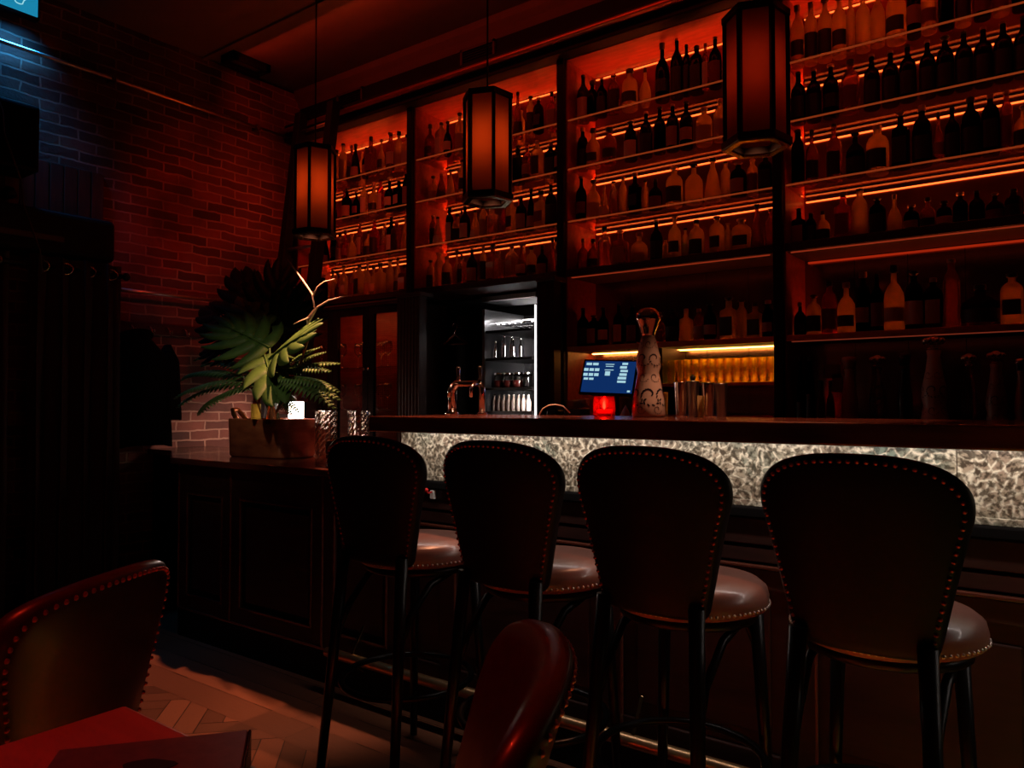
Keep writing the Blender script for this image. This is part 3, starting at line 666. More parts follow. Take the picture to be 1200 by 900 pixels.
# ornate decanters along the back counter
def dec_prof(H, Rr, dome=False): return [(0.92*Rr,0),(Rr,.02*H),(.93*Rr,.15*H),(.68*Rr,.36*H),(.62*Rr,.40*H),(.73*Rr,.46*H),(.68*Rr,.56*H),(.47*Rr,.70*H)]+([(.37*Rr,.74*H)] if dome else [(.36*Rr,.82*H),(.42*Rr,.87*H)])
def motif(mb, prof, zc, ac, s, rows=3):
    def rad(z):
        for (r0,a0),(r1,a1) in zip(prof, prof[1:]):
            if a0 <= z <= a1: return r0+(r1-r0)*(z-a0)/max(1e-6,a1-a0)
        return prof[-1][0]
    def leaf(z, a, ang, l):
        v = []
        for i in range(8):
            q = 2*PI*i/8; p, w_ = l*math.cos(q), l*.42*math.sin(q)
            dz, dt = p*math.sin(ang)+w_*math.cos(ang), p*math.cos(ang)-w_*math.sin(ang)
            r = rad(z+dz)+.0008; aa = a+dt/max(r,.01); v.append((r*math.cos(aa), r*math.sin(aa), z+dz))
        mb.add(v, [tuple(range(8))])
    r0 = rad(zc)
    for k in range(15):
        th = k*.42; q = s*(.25+.06*k); leaf(zc+q*math.sin(th), ac+q*math.cos(th)/r0, th+.9, s*.17)
def decanter(name, label, x, y, z, H, Rr, bodym, topm, pattern=True, top='ball', patm=None):
    t = thing(name, label, 'decanter', (x,y,z+.0005))
    pr = dec_prof(H, Rr, top == 'dome'); b = MB().lathe(pr, 24).build('ceramic_body', M[bodym], t)
    if top == 'dome':
        MB().lathe([(.36*Rr,.735*H),(.40*Rr,.76*H),(.52*Rr,.81*H),(.64*Rr,.865*H),(.73*Rr,.885*H),(.75*Rr,.90*H),(.70*Rr,.945*H),(.46*Rr,.985*H),(.1*Rr,1.0*H)], 24).build('stopper', M[topm], t)
    elif top == 'flower':
        mb = MB().lathe([(.36*Rr,.87*H),(.40*Rr,.885*H),(.2*Rr,.90*H)], 16).ball((0,0,.95*H), .05*H, 12, 8)
        for k in range(6): mb.ball((.42*Rr*math.cos(k*PI/3), .42*Rr*math.sin(k*PI/3), .95*H), .032*H, 8, 6)
        mb.build('stopper', M[topm], t)
    else: MB().lathe([(.42*Rr,.87*H),(.5*Rr,.88*H),(.5*Rr,.93*H),(.62*Rr,.95*H),(.58*Rr,.99*H),(.2*Rr,H)], 18).build('stopper', M[topm], t)
    if pattern:
        mb = MB()
        for k in range(6):
            motif(mb, pr, .20*H, k*PI/3, Rr*.66); motif(mb, pr, .53*H, k*PI/3+.5, Rr*.46); motif(mb, pr, .36*H, k*PI/3+.5, Rr*.30); motif(mb, pr, .07*H, k*PI/3+.5, Rr*.28); motif(mb, pr, .66*H, k*PI/3, Rr*.26)
        mb.build('painted_pattern', M[patm or 'inkblue'], t)
    return t
pd = onY(760, 480, 2.48)
decanter('painted_decanter', 'white ceramic decanter with dark blue leaf painting standing on the bar', pd.x, 2.48, 1.15, .392, .060, 'ceramic', 'silver', True, 'dome')
YD = 3.5
M['ceramic2'] = noisy('glazed stoneware', (.36,.25,.20), (.45,.32,.26), .3, 6)
for (u, tv, wp, bm_, tm, pat, top, lab) in (
    (995,418,26,'ceramic2','ceramic2',False,'plug','waisted pale stoneware bottle beside the white note'),
    (1028,416,27,'g_clear','silver',True,'flower','clear glass ornate decanter with painted ovals beside the black bell'),
    (1060,414,23,'blackgloss','blackgloss',False,'plug','black glazed bell shaped decanter among the ornate decanters'),
    (1094,393,38,'ceramic','silver',True,'flower','tallest painted ceramic decanter with a silver flower stopper'),
    (1135,414,23,'g_clear','silver',False,'flower','plain clear cut glass decanter with a silver flower stopper'),
    (1167,411,31,'ceramic2','silver',True,'flower','brown painted ceramic decanter past the clear cut glass one'),
    (1196,420,20,'ceramic2','silver',False,'plug','small brown stoneware decanter at the end of the ornate row')):
    p = onY(u, tv, YD); d_ = (p-CO).dot(FW)
    decanter('ornate_decanter', lab, p.x, YD, BZ, p.z-BZ, wp*d_/FPX/2, bm_, tm, pat, top)
rs = random.Random(5)
for (u, tv, w, lab) in ((938,418,.036,'slim dark wine bottle beside the shelving post, back counter'),(949,418,.036,'slim dark wine bottle, second from the post, back counter')):
    p = onY(u, tv, YD); bottle(p.x, YD, BZ, w, p.z-BZ, 'slim', 'g_dark', rs, lab, 'bottles on the back counter', capm='cap_black', labm='l_dark')
for (u, tv, lab) in ((962,446,'short labelled bitters bottle in front of the white note'),(973,446,'short labelled bitters bottle beside the waisted stoneware bottle')):
    p = onY(u, tv, YD-.04); bottle(p.x, YD-.04, BZ, .036, p.z-BZ, 'bell', 'g_brown', rs, lab, 'bottles on the back counter', capm='cap_black', labm='l_tan')
a, b = onY(965, 427, YE-.004), onY(986, 443, YE-.004)
o = MB().box(a.x, YE-.006, b.z, b.x, YE-.0035, a.z).box(a.x+.04, YE-.006, b.z-.07, b.x+.005, YE-.0035, b.z+.02).build('paper_note', M['paper']); tag(o, 'white paper note stuck to the mirror behind the decanters', 'note')

# ------------------------------------------------------------------ middle opening: columns, black door, hanger, fridge
XO0, XO1 = POST[1], POST[2]
def column(xa, xb, label):
    t = thing('fluted_column', label, 'column', ((xa+xb)/2, 3.46, 0), group='fluted columns at the service opening')
    n = 36; poly = []
    w, d_ = xb-xa, .09; nf = 7
    for k in range(nf*6+1):
        q = k/(nf*6); poly.append((xa+w*q, 3.41+.010*abs(math.sin(q*nf*PI))-.006))
    poly += [(xb, 3.47),(xa, 3.47)]
    MB().prism(poly, .10, 1.86).build('shaft', M['darkwood'], t, True)
    bx(xa-.012, 3.395, 0, xb+.012, 3.525, .10).build('foot_block', M['darkwood'], t, True, .004)
    MB().box(xa-.008, 3.40, 1.86, xb+.008, 3.525, 1.885).build('capital', M['darkwood'], t, True, .004)
c0, c1, c2, c3 = (onY(u, 420, 3.41).x for u in (466, 492, 630, 650))
column(c0, c1, 'fluted dark column between the glass cabinet and the black door')
column(c2, c3, 'fluted dark column between the steel fridge and the till')
# recess side walls
struct('trim_4', bx(XO0-.03, 3.92, 0, XO0, YB, 1.894), M['wallblack']); struct('trim_5', bx(XO1, 3.92, 0, XO1+.03, YB, 1.894), M['wallblack']); struct('trim_6', bx(XO0, 3.90, 1.884, XO1, YB, 1.893), M['wallblack'])
dx0, dx1 = onY(488, 420, 3.90).x, onY(560, 420, 3.90).x
t = thing('black_door', 'plain black door behind the coat hanger', 'door', ((dx0+dx1)/2, 3.93, 0))
bx(dx0, 3.92, .012, dx1, 3.96, 1.79).build('door_slab', M['black'], t, True, .003)
for (za, zb_) in ((.15,.85),(.95,1.70)): bx(dx0+.08, 3.914, za, dx1-.08, 3.921, zb_).build('door_panel', M['black'], t, True, .004)
ph = onY(533, 392, 3.86)
MB().tube([(ph.x,3.92,ph.z+.06),(ph.x,3.86,ph.z+.055),(ph.x,3.85,ph.z+.07)], .006, 6).build('hook', M['blackmetal'], t, True)
t = thing('coat_hanger', 'bare brown coat hanger hanging on the black door', 'hanger', (ph.x, 3.86, ph.z))
hk = [(ph.x+.022*math.cos(a), 3.86, ph.z+.055+.022*math.sin(a)) for a in [PI*1.05-PI*1.4*i/8 for i in range(9)]]
MB().tube(hk+[(ph.x,3.86,ph.z+.02),(ph.x,3.86,ph.z-.005)], .003, 6).build('hook', M['chrome'], t, True)
MB().tube([(ph.x-.105,3.86,ph.z-.065),(ph.x-.06,3.86,ph.z-.035),(ph.x,3.86,ph.z),(ph.x+.06,3.86,ph.z-.035),(ph.x+.105,3.86,ph.z-.065)], .008, 8).build('shoulder', M['tablewood'], t, True)
MB().tube([(ph.x-.105,3.86,ph.z-.066),(ph.x+.105,3.86,ph.z-.066)], .005, 8).build('bar', M['tablewood'], t, True)
# steel fridge
fx0, fx1 = onY(565, 420, 3.80).x, onY(629, 420, 3.80).x
FY0, FY1 = 3.80, 4.25
def fz(v): return onY(597, v, 3.82).z
t = thing('display_fridge', 'open lit steel fridge with glasses and jars behind the beer tap', 'fridge', ((fx0+fx1)/2, FY0, 0))
bx(fx0, FY0, .05, fx0+.02, FY1, 1.80).build('side_panel', M['steel'], t, True)
bx(fx1-.02, FY0, .05, fx1, FY1, 1.80).build('side_panel', M['steel'], t, True)
bx(fx0, FY1-.02, .05, fx1, FY1, 1.80).build('back_panel', M['blackmetal'], t, True)
bx(fx0, FY0-.01, fz(352), fx1, FY0+.25, min(fz(336), 1.88)).build('top_panel', M['steel'], t, True, .004)
bx(fx0, FY0, .0, fx1, FY1, .10).build('base', M['black'], t, True)
shelfz = [fz(386), fz(419), fz(454), fz(482)]
for z in shelfz: bx(fx0+.02, FY0+.01, z-.016, fx1-.02, FY1-.02, z).build('shelf', M['blackmetal'], t, True)
MB().tube([(fx1-.008, FY0-.006, .9),(fx1-.008, FY0-.006, 1.80)], .0028, 8).build('light_tube', emis('cool tube', (1,.96,.95), 3.2), t, True)
bx(fx0+.03, FY1-.05, 1.765, fx1-.03, FY1-.03, 1.770).build('light_tube', M['white_led'], t, True)
rk = MB()
for k in range(7): rk.tube([(fx0+.05+k*.045, FY0+.05, shelfz[0]+.045),(fx0+.05+k*.045, FY1-.05, shelfz[0]+.045)], .004, 6)
for y in (FY0+.05, FY1-.06): rk.tube([(fx0+.03, y, shelfz[0]+.045),(fx1-.05, y, shelfz[0]+.045)], .005, 6)
rk.build('wire_rack', M['chrome'], t, True)
light('fridge_light', 'AREA', (fx0+.16, FY0+.06, 1.74), (1,.95,.92), 1.5, shape='RECTANGLE', size=.25, size_y=.1, target=(fx0+.16, FY0+.22, 1.0))
light('fridge_side_light', 'AREA', (fx1-.03, FY0+.015, 1.35), (1,.95,.92), 1.6, shape='RECTANGLE', size=.02, size_y=.8, spread=R(70), target=(fx0+.08, FY0+.22, 1.35))
s0 = None
for k in range(6):
    h = (.10,.105,.135,.13,.11,.115)[k]; x = fx0+.045+k*.036
    MB_ = MB().lathe([(.013,0),(.014,.01),(.014,h*.62),(.009,h*.76),(.006,h*.8),(.006,h)], 12)
    t = thing('steel_bottle', f"small silver bottle, {ORD[k]} from the black door, on the fridge glass shelf", 'bottle', (x, FY0+.08+.03*(k%2), shelfz[1]+.0005), group='silver bottles in the fridge')
    MB_.build('bottle_body', M['silver'], t); MB().lathe([(.008,h),(.008,h+.014)], 10).build('cap', M['silver'], t)
for k in range(4):
    x = fx0+.06+k*.075
    t = thing('preserving_jar', f"glass jar of red preserve, {ORD[k]} from the black door, in the fridge", 'jar', (x, FY0+.10, shelfz[2]+.0005), group='jars in the fridge')
    MB().lathe([(.030,0),(.033,.006),(.033,.07),(.028,.08)], 14).build('jar_glass', M['g_clear'], t)
    MB().lathe([(.027,.004),(.030,.008),(.030,.045),(.028,.047)], 14).build('preserve', mat('red preserve', (.22,.025,.02), .4), t) if k in (0,1,2) else None
    MB().lathe([(.031,.08),(.031,.095),(.028,.098)], 14).build('lid', M['silver'], t)
for k in range(8):
    x = fx0+.04+k*.038
    t = thing('tonic_bottle', f"small pale bottle, {ORD[k]} from the black door, on the lowest fridge shelf in view", 'bottle', (x, FY0+.08, shelfz[3]+.0005), group='pale small bottles in the fridge')
    MB().lathe([(.016,0),(.017,.004),(.017,.06),(.008,.082),(.007,.10)], 12).build('bottle_body', mat('pale bottle', (.45,.33,.27), .35), t) if k == 0 else None
    if k: 
        o = bpy.data.objects.new('bottle_body', PB); COL.objects.link(o); o.parent = t
        o2 = bpy.data.objects.new('cap', PC); COL.objects.link(o2); o2.parent = t
    else:
        PB = [c for c in bpy.data.objects if c.parent == t][0].data
        PC = MB().lathe([(.009,.10),(.009,.108)], 10).build('cap', M['silver'], t).data

# ------------------------------------------------------------------ glass door cabinet under bay 1
cx0, cx1 = POST[0]+.0, c0-.014
t = thing('glass_cabinet', 'dark cabinet with glazed doors and glasses inside behind the plant', 'cabinet', ((cx0+cx1)/2, YS, 0))
CT = 1.885
CB_ = 1.13
bx(cx0, YS+.03, 0, cx0+.025, YE+.05, CT).build('side_panel', M['darkwood'], t, True)
bx(cx1-.025, YS+.03, 0, cx1, YE+.05, CT).build('side_panel', M['darkwood'], t, True)
bx(cx0, YE+.03, 0, cx1, YE+.05, CT).build('back_panel', M['shelfwood'], t, True)
bx(cx0, YS+.03, 0, cx1, YE+.03, .85).build('base_cupboard', M['darkwood'], t, True)
bx(cx0, YS-.02, CT-.03, cx1, YE+.05, CT).build('top_board', M['darkwood'], t, True, .003)
bx(cx0, YS-.026, CT-.012, cx1, YS-.0205, CT-.002).build('edge_strip', M['pipe'], t, True)
for z in (1.16, 1.45): bx(cx0+.026, YS+.05, z-.012, cx1-.026, YE+.029, z).build('shelf', M['shelfglass'], t, True)
edges = [cx0+.002, onY(389.5, 420, YS).x, onY(431, 420, YS).x, cx1-.002]
for k in range(3):
    xa, xb = edges[k]+.002, edges[k+1]-.002; s_ = .052
    dr = MB()
    for q in ((xa,.86,xa+s_,CT-.032),(xb-s_,.86,xb,CT-.032),(xa+s_,.86,xb-s_,.86+s_),(xa+s_,CT-.032-s_,xb-s_,CT-.032)): dr.box(q[0],YS,q[1],q[2],YS+.028,q[3])
    d_ = dr.build('door', M['blackgloss'], t, True)
    p_ = bx(xa+s_, YS+.012, .86+s_, xb-s_, YS+.016, CT-.032-s_).build('pane', M['pane'], d_); p_.location = -t.location
    msh = MB(); zz = .92
    if k == 2:
        nn = int((xb-xa-2*s_)/.014)
        for i in range(nn): msh.box(xa+s_+.007+i*.014, YS+.020, .92, xa+s_+.0078+i*.014, YS+.0208, CT-.09)
        for i in range(62): msh.box(xa+s_, YS+.0208, .93+i*.014, xb-s_, YS+.0216, .9308+i*.014)
        g_ = msh.build('wire_mesh', M['copper'], d_); g_.location = -t.location
    kx = xb-.02 if k != 2 else xa+.02
    kb = MB().lathe([(.004,0),(.006,.010),(.011,.014),(.010,.022),(.003,.025)], 12).xf(Matrix.Translation((kx, YS, 1.43)) @ Matrix.Rotation(PI/2, 4, 'X')).build('knob', M['chrome'], d_); kb.location = -t.location
wg = None
spots = []
for z in (1.1605, 1.4505):
    for k in range(8): spots.append((cx0+.16+k*.115, YS+.12+.05*(k%2), z))
for k, p in enumerate(spots):
    lab = f"clear stem glass, {ORD[k%8]} from the ladder, on the {'lower' if k < 8 else 'upper'} shelf of the glazed cabinet"
    if wg is None:
        wg = thing('wine_glass', lab, 'glass', p, group='stem glasses in the cabinet')
        MB().lathe([(.030,0),(.030,.002),(.005,.006),(.0035,.02),(.0035,.075),(.012,.085),(.030,.11),(.034,.135),(.028,.175),(.0265,.175),(.032,.135),(.028,.112),(.010,.09)], 16).build('goblet', M['g_clear'], wg)
    else: copy_tree(wg, p, 0, lab, 'stem glasses in the cabinet')

# ------------------------------------------------------------------ library ladder
t = thing('library_ladder', 'dark wooden ladder leaning on the shelving by the brick wall', 'ladder', (-4.13, 2.95, 0))
def ly(z): return 2.94+.13*z
for x in (-4.31, -3.97):
    a = Vector((x, ly(0), .005)); b = Vector((x, ly(3.22), 3.22)); w = .03
    MB().add([(x-w,a.y-.035,0),(x+w,a.y-.035,0),(x+w,a.y+.035,0),(x-w,a.y+.035,0),(x-w,b.y-.035,3.22),(x+w,b.y-.035,3.22),(x+w,b.y+.035,3.22),(x-w,b.y+.035,3.22)],
      [(0,3,2,1),(4,5,6,7),(0,1,5,4),(1,2,6,5),(2,3,7,6),(3,0,4,7)]).build('rail', M['black'], t, True, .004)
for i in range(11):
    z = .28+i*.28
    MB().tube([(-4.282, ly(z), z),(-3.998, ly(z), z)], .012, 8).build('rung', M['pipe'], t, True)
for x in (-4.31, -3.97):
    MB().tube([(x,ly(3.2),3.17),(x,3.40,3.20),(x,3.425,3.205),(x,3.445,3.19)], .007, 6).build('hook', M['blackmetal'], t, True)

# ------------------------------------------------------------------ bar
BY0, BY1, BT, BBOT = 2.04, 2.65, 1.15, 1.091
BX0 = -2.20; BF = 2.178; SX0 = -2.16
o = MB().prism([(BY0,BBOT),(BY0+.03,BBOT),(BY0+.034,1.112),(BY1,1.112),(BY1,BT),(BY0,BT)], BX0, XR).xf(Matrix(((0,0,1,0),(1,0,0,0),(0,1,0,0),(0,0,0,1)))).build('worktop', M['barwood'], bev=.006); tag(o, 'long polished dark wood worktop of the bar', 'worktop')
t = thing('bar_counter', 'long bar front of backlit veined marble over dark wood panelling', 'bar', (-.4, BF, 0))
xs = [SX0, -1.20, -.24, .72, XR]
for a, b in zip(xs, xs[1:]): bx(a+.001, BF, .903, b-.001, BF+.03, 1.111).build('stone_slab', M['stone'], t, True)
bx(SX0, BF-.008, .903, XR, BF+.0, .922).build('stone_edging', M['stone'], t, True, .002)
bx(SX0, BF-.022, .872, XR, BF+.03, .903).build('moulding', M['rubber'], t, True, .005)
bx(SX0, BF+.03, .10, XR, BF+.34, 1.111).build('carcass', M['black'], t, True)
bx(SX0, BF-.004, .795, XR, BF+.03, .870).build('frieze_rail', M['darkwood'], t, True, .003)
bx(SX0, BF+.0, .745, XR, BF+.03, .787).build('frieze_rail', M['darkwood'], t, True, .003)
bx(SX0, BF-.014, .728, XR, BF+.03, .738).build('bead', M['barwood'], t, True, .003)
bx(SX0, BF+.012, .15, XR, BF+.03, .727).build('panelling', M['darkwood'], t, True)
sx = [SX0, -1.95, -1.25, -.655, -.06, .60, XR]
for i, x in enumerate(sx[:-1]):
    bx(x, BF-.004, .15, x+.075, BF+.012, .727).build('stile', M['darkwood'], t, True, .004)
    xa, xb = x+.075, sx[i+1]
    for q in ((xa,.15,xb,.21),(xa,.668,xb,.727)): bx(q[0], BF-.003, q[1], q[2], BF+.012, q[3]).build('rail', M['darkwood'], t, True, .004)
    if xb-xa > .2: bx(xa+.05, BF+.004, .26, xb-.05, BF+.014, .62).build('raised_panel', M['darkwood'], t, True, .008)
    bx(x+.072, BF-.009, .15, x+.080, BF+.0, .727).build('bead', M['barwood'], t, True, .002)
bx(SX0, BF-.012, .0, XR, BF+.03, .145).build('plinth', M['black'], t, True, .003)
bx(SX0+.02, BF-.098, 1.104, XR, BF-.084, 1.1115).build('led_strip', M['white_led'], t, True)
light('bar_led', 'AREA', ((SX0+XR)/2, BF-.091, 1.1025), (1,.88,.80), 4.2, shape='RECTANGLE', size=XR-SX0-.06, size_y=.012, target=((SX0+XR)/2, BF-.02, .9))
# foot rail
t = thing('foot_rail', 'brass foot rail along the base of the bar', 'foot rail', (-.6, 2.04, 0))
MB().tube([(-2.520, 2.105, .170),(-2.514, 2.105, .170),(-2.505, 2.105, .170),(XR, 2.105, .170)], [.012,.019,.020,.020], 16).build('rod', M['railbrass'], t, True)
for x in (-2.36, -1.10, .15):
    MB().add([(x-.006,BF-.012,.29),(x+.006,BF-.012,.29),(x-.006,BF-.012,.10),(x+.006,BF-.012,.10),(x-.006,2.10,.185),(x+.006,2.10,.185),(x-.006,2.10,.152),(x+.006,2.10,.152)],
      [(0,1,5,4),(4,5,7,6),(6,7,3,2),(0,4,6,2),(1,3,7,5),(0,2,3,1)]).build('bracket', M['brass'], t, True, .002)
# red bag hook under the bar edge
p = onY(506, 566, BF-.02)
t = thing('bag_hook', 'tiny red and white bag hook under the marble front', 'hook', (p.x, BF-.022, .862))
MB().box(p.x-.010, BF-.02, .835, p.x+.010, BF-.0045, .868).build('plate', M['paper'], t, True, .002)
MB().tube([(p.x,BF-.02,.862),(p.x,BF-.04,.86),(p.x,BF-.05,.868)], .004, 6).ball((p.x,BF-.05,.872), .008, 10, 6).build('hook_knob', mat('red lacquer', (.6,.02,.02), .25), t, True)

# side counter in front of the plant
CTZ = .918
poly = [(-3.79,2.135),(SX0-.002,2.135),(SX0-.002,2.88),(XW+.004,2.88),(XW+.004,2.46),(-4.36,2.46)]
o = MB().prism(poly, CTZ-.032, CTZ).build('counter_top', M['barwood'], bev=.004); tag(o, 'low dark counter top under the planter, between brick wall and bar', 'counter top')
t = thing('side_counter', 'black panelled side counter below the planter', 'counter', (-3.0, BF, 0))
MB().prism([(-3.76,BF+.02),(SX0-.002,BF+.02),(SX0-.002,2.86),(XW+.02,2.86),(XW+.02,2.49),(-4.33,2.49)], .0, CTZ-.033).build('carcass', M['black'], t, True)
xs = [-3.77, -3.31, -2.63, SX0-.003]
for i, (a, b) in enumerate(zip(xs, xs[1:])):
    dr = MB(); s_ = .075
    for q in ((a,.15,a+s_,.885),(b-s_,.15,b-.003,.885),(a+s_,.15,b-s_,.22),(a+s_,.735,b-s_,.885)): dr.box(q[0],BF,q[1],q[2],BF+.02,q[3])
    d_ = dr.build('door', M['darkwood'], t, True, .002)
    p_ = bx(a+s_+.03, BF+.008, .25, b-s_-.03, BF+.021, .705).build('raised_panel', M['darkwood'], d_, False, .008); p_.location = -t.location
    bd = MB()
    for q in ((a+s_-.004,.216,a+s_+.004,.739),(b-s_-.004,.216,b-s_+.004,.739),(a+s_,.731,b-s_,.739),(a+s_,.216,b-s_,.224)): bd.box(q[0],BF-.006,q[1],q[2],BF+.001,q[3])
    q_ = bd.build('bead', M['barwood'], d_); q_.location = -t.location
    bx(a-.004, BF-.008, .15, a+.004, BF, .885).build('seam_bead', M['barwood'], t, True)
bx(-3.77, BF-.01, .138, SX0-.003, BF+.02, .15).build('plinth_cap', M['barwood'], t, True, .003)
bx(-3.77, BF-.004, .0, SX0-.003, BF+.02, .138).build('plinth', M['black'], t, True)

# ------------------------------------------------------------------ bar stools and dining chairs
def back_mesh(outline, cz, thick, curve, lean, y0, inset=(1,.985,.95,.88,.6,.25), th=(0,.55,.85,1,1.12,1.18)):
    """a padded, curved backrest: rings of the outline shrink towards its middle on both faces"""
    n = len(outline)
    def yc(x, z): return y0 + curve*x*x - lean*(z-cz)
    mb = MB(); v = []; f = []
    for side in (-1, 1):
        for s, t_ in zip(inset, th):
            for (x, z) in outline:
                X, Z = x*s, cz+(z-cz)*s; v.append((X, yc(X,Z)+side*thick/2*t_, Z))
        v.append((0, yc(0,cz)+side*thick/2*1.2, cz))
    m_ = len(inset); blk = m_*n+1
    for b in (0, 1):
        o_ = b*blk
        for i in range(m_-1):
            for k in range(n):
                l = (k+1)%n; f.append((o_+i*n+k,o_+i*n+l,o_+(i+1)*n+l,o_+(i+1)*n+k))
        for k in range(n): f.append((o_+(m_-1)*n+k,o_+(m_-1)*n+(k+1)%n,o_+m_*n))
    mb.add(v, f, True)
    # weld the two shared rims
    mb.f += []
    return mb, yc
def weld(o):
    bm = bmesh.new(); bm.from_mesh(o.data); bmesh.ops.remove_doubles(bm, verts=bm.verts, dist=1e-5); bmesh.ops.recalc_face_normals(bm, faces=bm.faces); bm.to_mesh(o.data); bm.free()
def mkoutline(pts, n_side=9):
    """pts: right half (x,z) from bottom middle to top middle; mirrored and smoothed"""
    full = pts+[(-x,z) for x,z in reversed(pts[1:-1])]
    # Chaikin
    for _ in range(2):
        q = []
        for i in range(len(full)):
            a, b = full[i], full[(i+1)%len(full)]
            q += [(a[0]*.75+b[0]*.25, a[1]*.75+b[1]*.25),(a[0]*.25+b[0]*.75, a[1]*.25+b[1]*.75)]
        full = q
    return full
def walk(outline, s, cz, step):
    pts = [(x*s, cz+(z-cz)*s) for x,z in outline]; out = []; acc = 0
    for i in range(len(pts)):
        a, b = Vector(pts[i]), Vector(pts[(i+1)%len(pts)]); d_ = (b-a).length
        while acc < d_: out.append(tuple(a.lerp(b, acc/d_))); acc += step
        acc -= d_
    return out
def leg(p0, p1, r0, r1): return MB().tube([p0, tuple(Vector(p0).lerp(Vector(p1), .5)), p1], [r0,(r0+r1)/2,r1], 10)
def make_stool(label):
    t = thing('bar_stool', label, 'bar stool', (0,0,0), 0, 'bar stools along the bar')
    ol = mkoutline([(0,.694),(.09,.694),(.132,.698),(.143,.73),(.167,.84),(.190,.94),(.204,.99),(.199,1.036),(.160,1.076),(.09,1.097),(0,1.101)])
    mb, yc = back_mesh(ol, .90, .042, 1.15, .16, -.235)
    b = mb.build('backrest', M['leather'], t); weld(b)
    nb = MB()
    for x, z in walk(ol, .925, .90, .0165):
        if z > .72: nb.dome((x, yc(x,z)-.0190-.0015, z), (0,-1,0), .0052, .0045)
    nb.build('nailhead_trim', M['nail'], b)
    # cushioned seat, egg-shaped
    prof = [(.18,.680),(.192,.683),(.199,.69),(.201,.715),(.196,.735),(.18,.748),(.13,.757),(.06,.760),(.004,.760)]
    st = MB().lathe(prof, 40); st.v = [(x*(1.0-.10*(y<0)*min(1,-y/.2)), y*1.03, z) for x,y,z in st.v]
    s_ = st.build('seat', M['seatleather'], t)
    sn = MB()
    for k in range(84):
        a = 2*PI*k/84; x, y = .201*math.cos(a)*(1.0-.10*(math.sin(a)<0)*min(1,-math.sin(a)*1.0)), .201*1.03*math.sin(a)
        sn.dome((x,y,.697), (math.cos(a),math.sin(a),0), .0045, .004)
    sn.build('nailhead_trim', M['seatnail'], s_)
    MB().lathe([(.17,.655),(.175,.66),(.175,.679)], 30).build('seat_frame', M['blackmetal'], t)
    for sx_ in (-1, 1):
        leg((sx_*.121,-.217,.73), (sx_*.155,-.290,.004), .019, .014).build('leg', M['blackmetal'], t)
        leg((sx_*.130,.135,.665), (sx_*.160,.165,.004), .018, .013).build('leg', M['blackmetal'], t)
        MB().tube([(sx_*.133,-.248,.45),(sx_*.130,-.19,.55),(sx_*.135,-.10,.63),(sx_*.138,.02,.658),(sx_*.13,.12,.662)], .011, 8).build('brace', M['blackmetal'], t)
    MB().tube([(-.13,.135,.56),(-.10,.145,.62),(0,.15,.65),(.10,.145,.62),(.13,.135,.56)], .010, 8).build('brace', M['blackmetal'], t)
    MB().tube([(.208*math.cos(a), -.055+.212*math.sin(a), .31) for a in [2*PI*k/48 for k in range(48)]], .0105, 8, True).build('foot_ring', M['blackmetal'], t)
    return t
SL = ['black leather backed bar stool in front of the side counter corner', 'black leather backed bar stool, second along the bar from the planter', 'black leather backed bar stool facing the painted decanter', 'black leather backed bar stool under the largest lantern, facing the ornate decanters']
stool = make_stool(SL[0])
pos = [(-1.775,1.872,R(3)),(-1.268,1.872,0),(-.818,1.872,R(-1)),(-.352,1.872,R(-1))]
for i, (x,y,a) in enumerate(pos):
    if i == 0: stool.location = (x,y,0); stool.rotation_euler = (0,0,a)
    else: copy_tree(stool, (x,y,0), a, SL[i], 'bar stools along the bar')
def make_chair(label, loc, rz, m_back, lean=.20):
    t = thing('dining_chair', label, 'chair', loc, rz)
    ol = mkoutline([(0,.47),(.12,.47),(.155,.475),(.168,.52),(.19,.66),(.212,.76),(.220,.81),(.212,.855),(.175,.885),(.09,.900),(0,.903)])
    mb, yc = back_mesh(ol, .68, .05, 1.0, lean, -.235)
    b = mb.build('backrest', m_back, t); weld(b)
    nb = MB()
    for x, z in walk(ol, .93, .68, .0165):
        if z > .5: nb.dome((x, yc(x,z)-.0225-.0012, z), (0,-1,0), .005, .0045)
    nb.build('nailhead_trim', M['nail'], b)
    prof = [(.19,.40),(.205,.405),(.212,.415),(.214,.44),(.205,.462),(.18,.474),(.10,.482),(.004,.484)]
    MB().lathe(prof, 36, ex=2.8).build('seat', m_back, t)
    for sx_ in (-1, 1):
        leg((sx_*.15,-.18,.42), (sx_*.165,-.27,.004), .018, .013).build('leg', M['blackmetal'], t)
        leg((sx_*.15,.15,.41), (sx_*.165,.175,.004), .018, .013).build('leg', M['blackmetal'], t)
    return t
h = R(118); c = Vector((-1.42,.66,0)); f_ = Vector((-math.sin(h), math.cos(h), 0))
make_chair('dark leather dining chair backed against the table with the menu', tuple(c+f_*.235), h, M['oxblood'])
h = R(127); c = Vector((-.585,.752,0)); f_ = Vector((-math.sin(h), math.cos(h), 0))
make_chair('glossy oxblood leather dining chair turned side-on in front of the bar stools', tuple(c+f_*.235), h, M['oxblood'], .36)

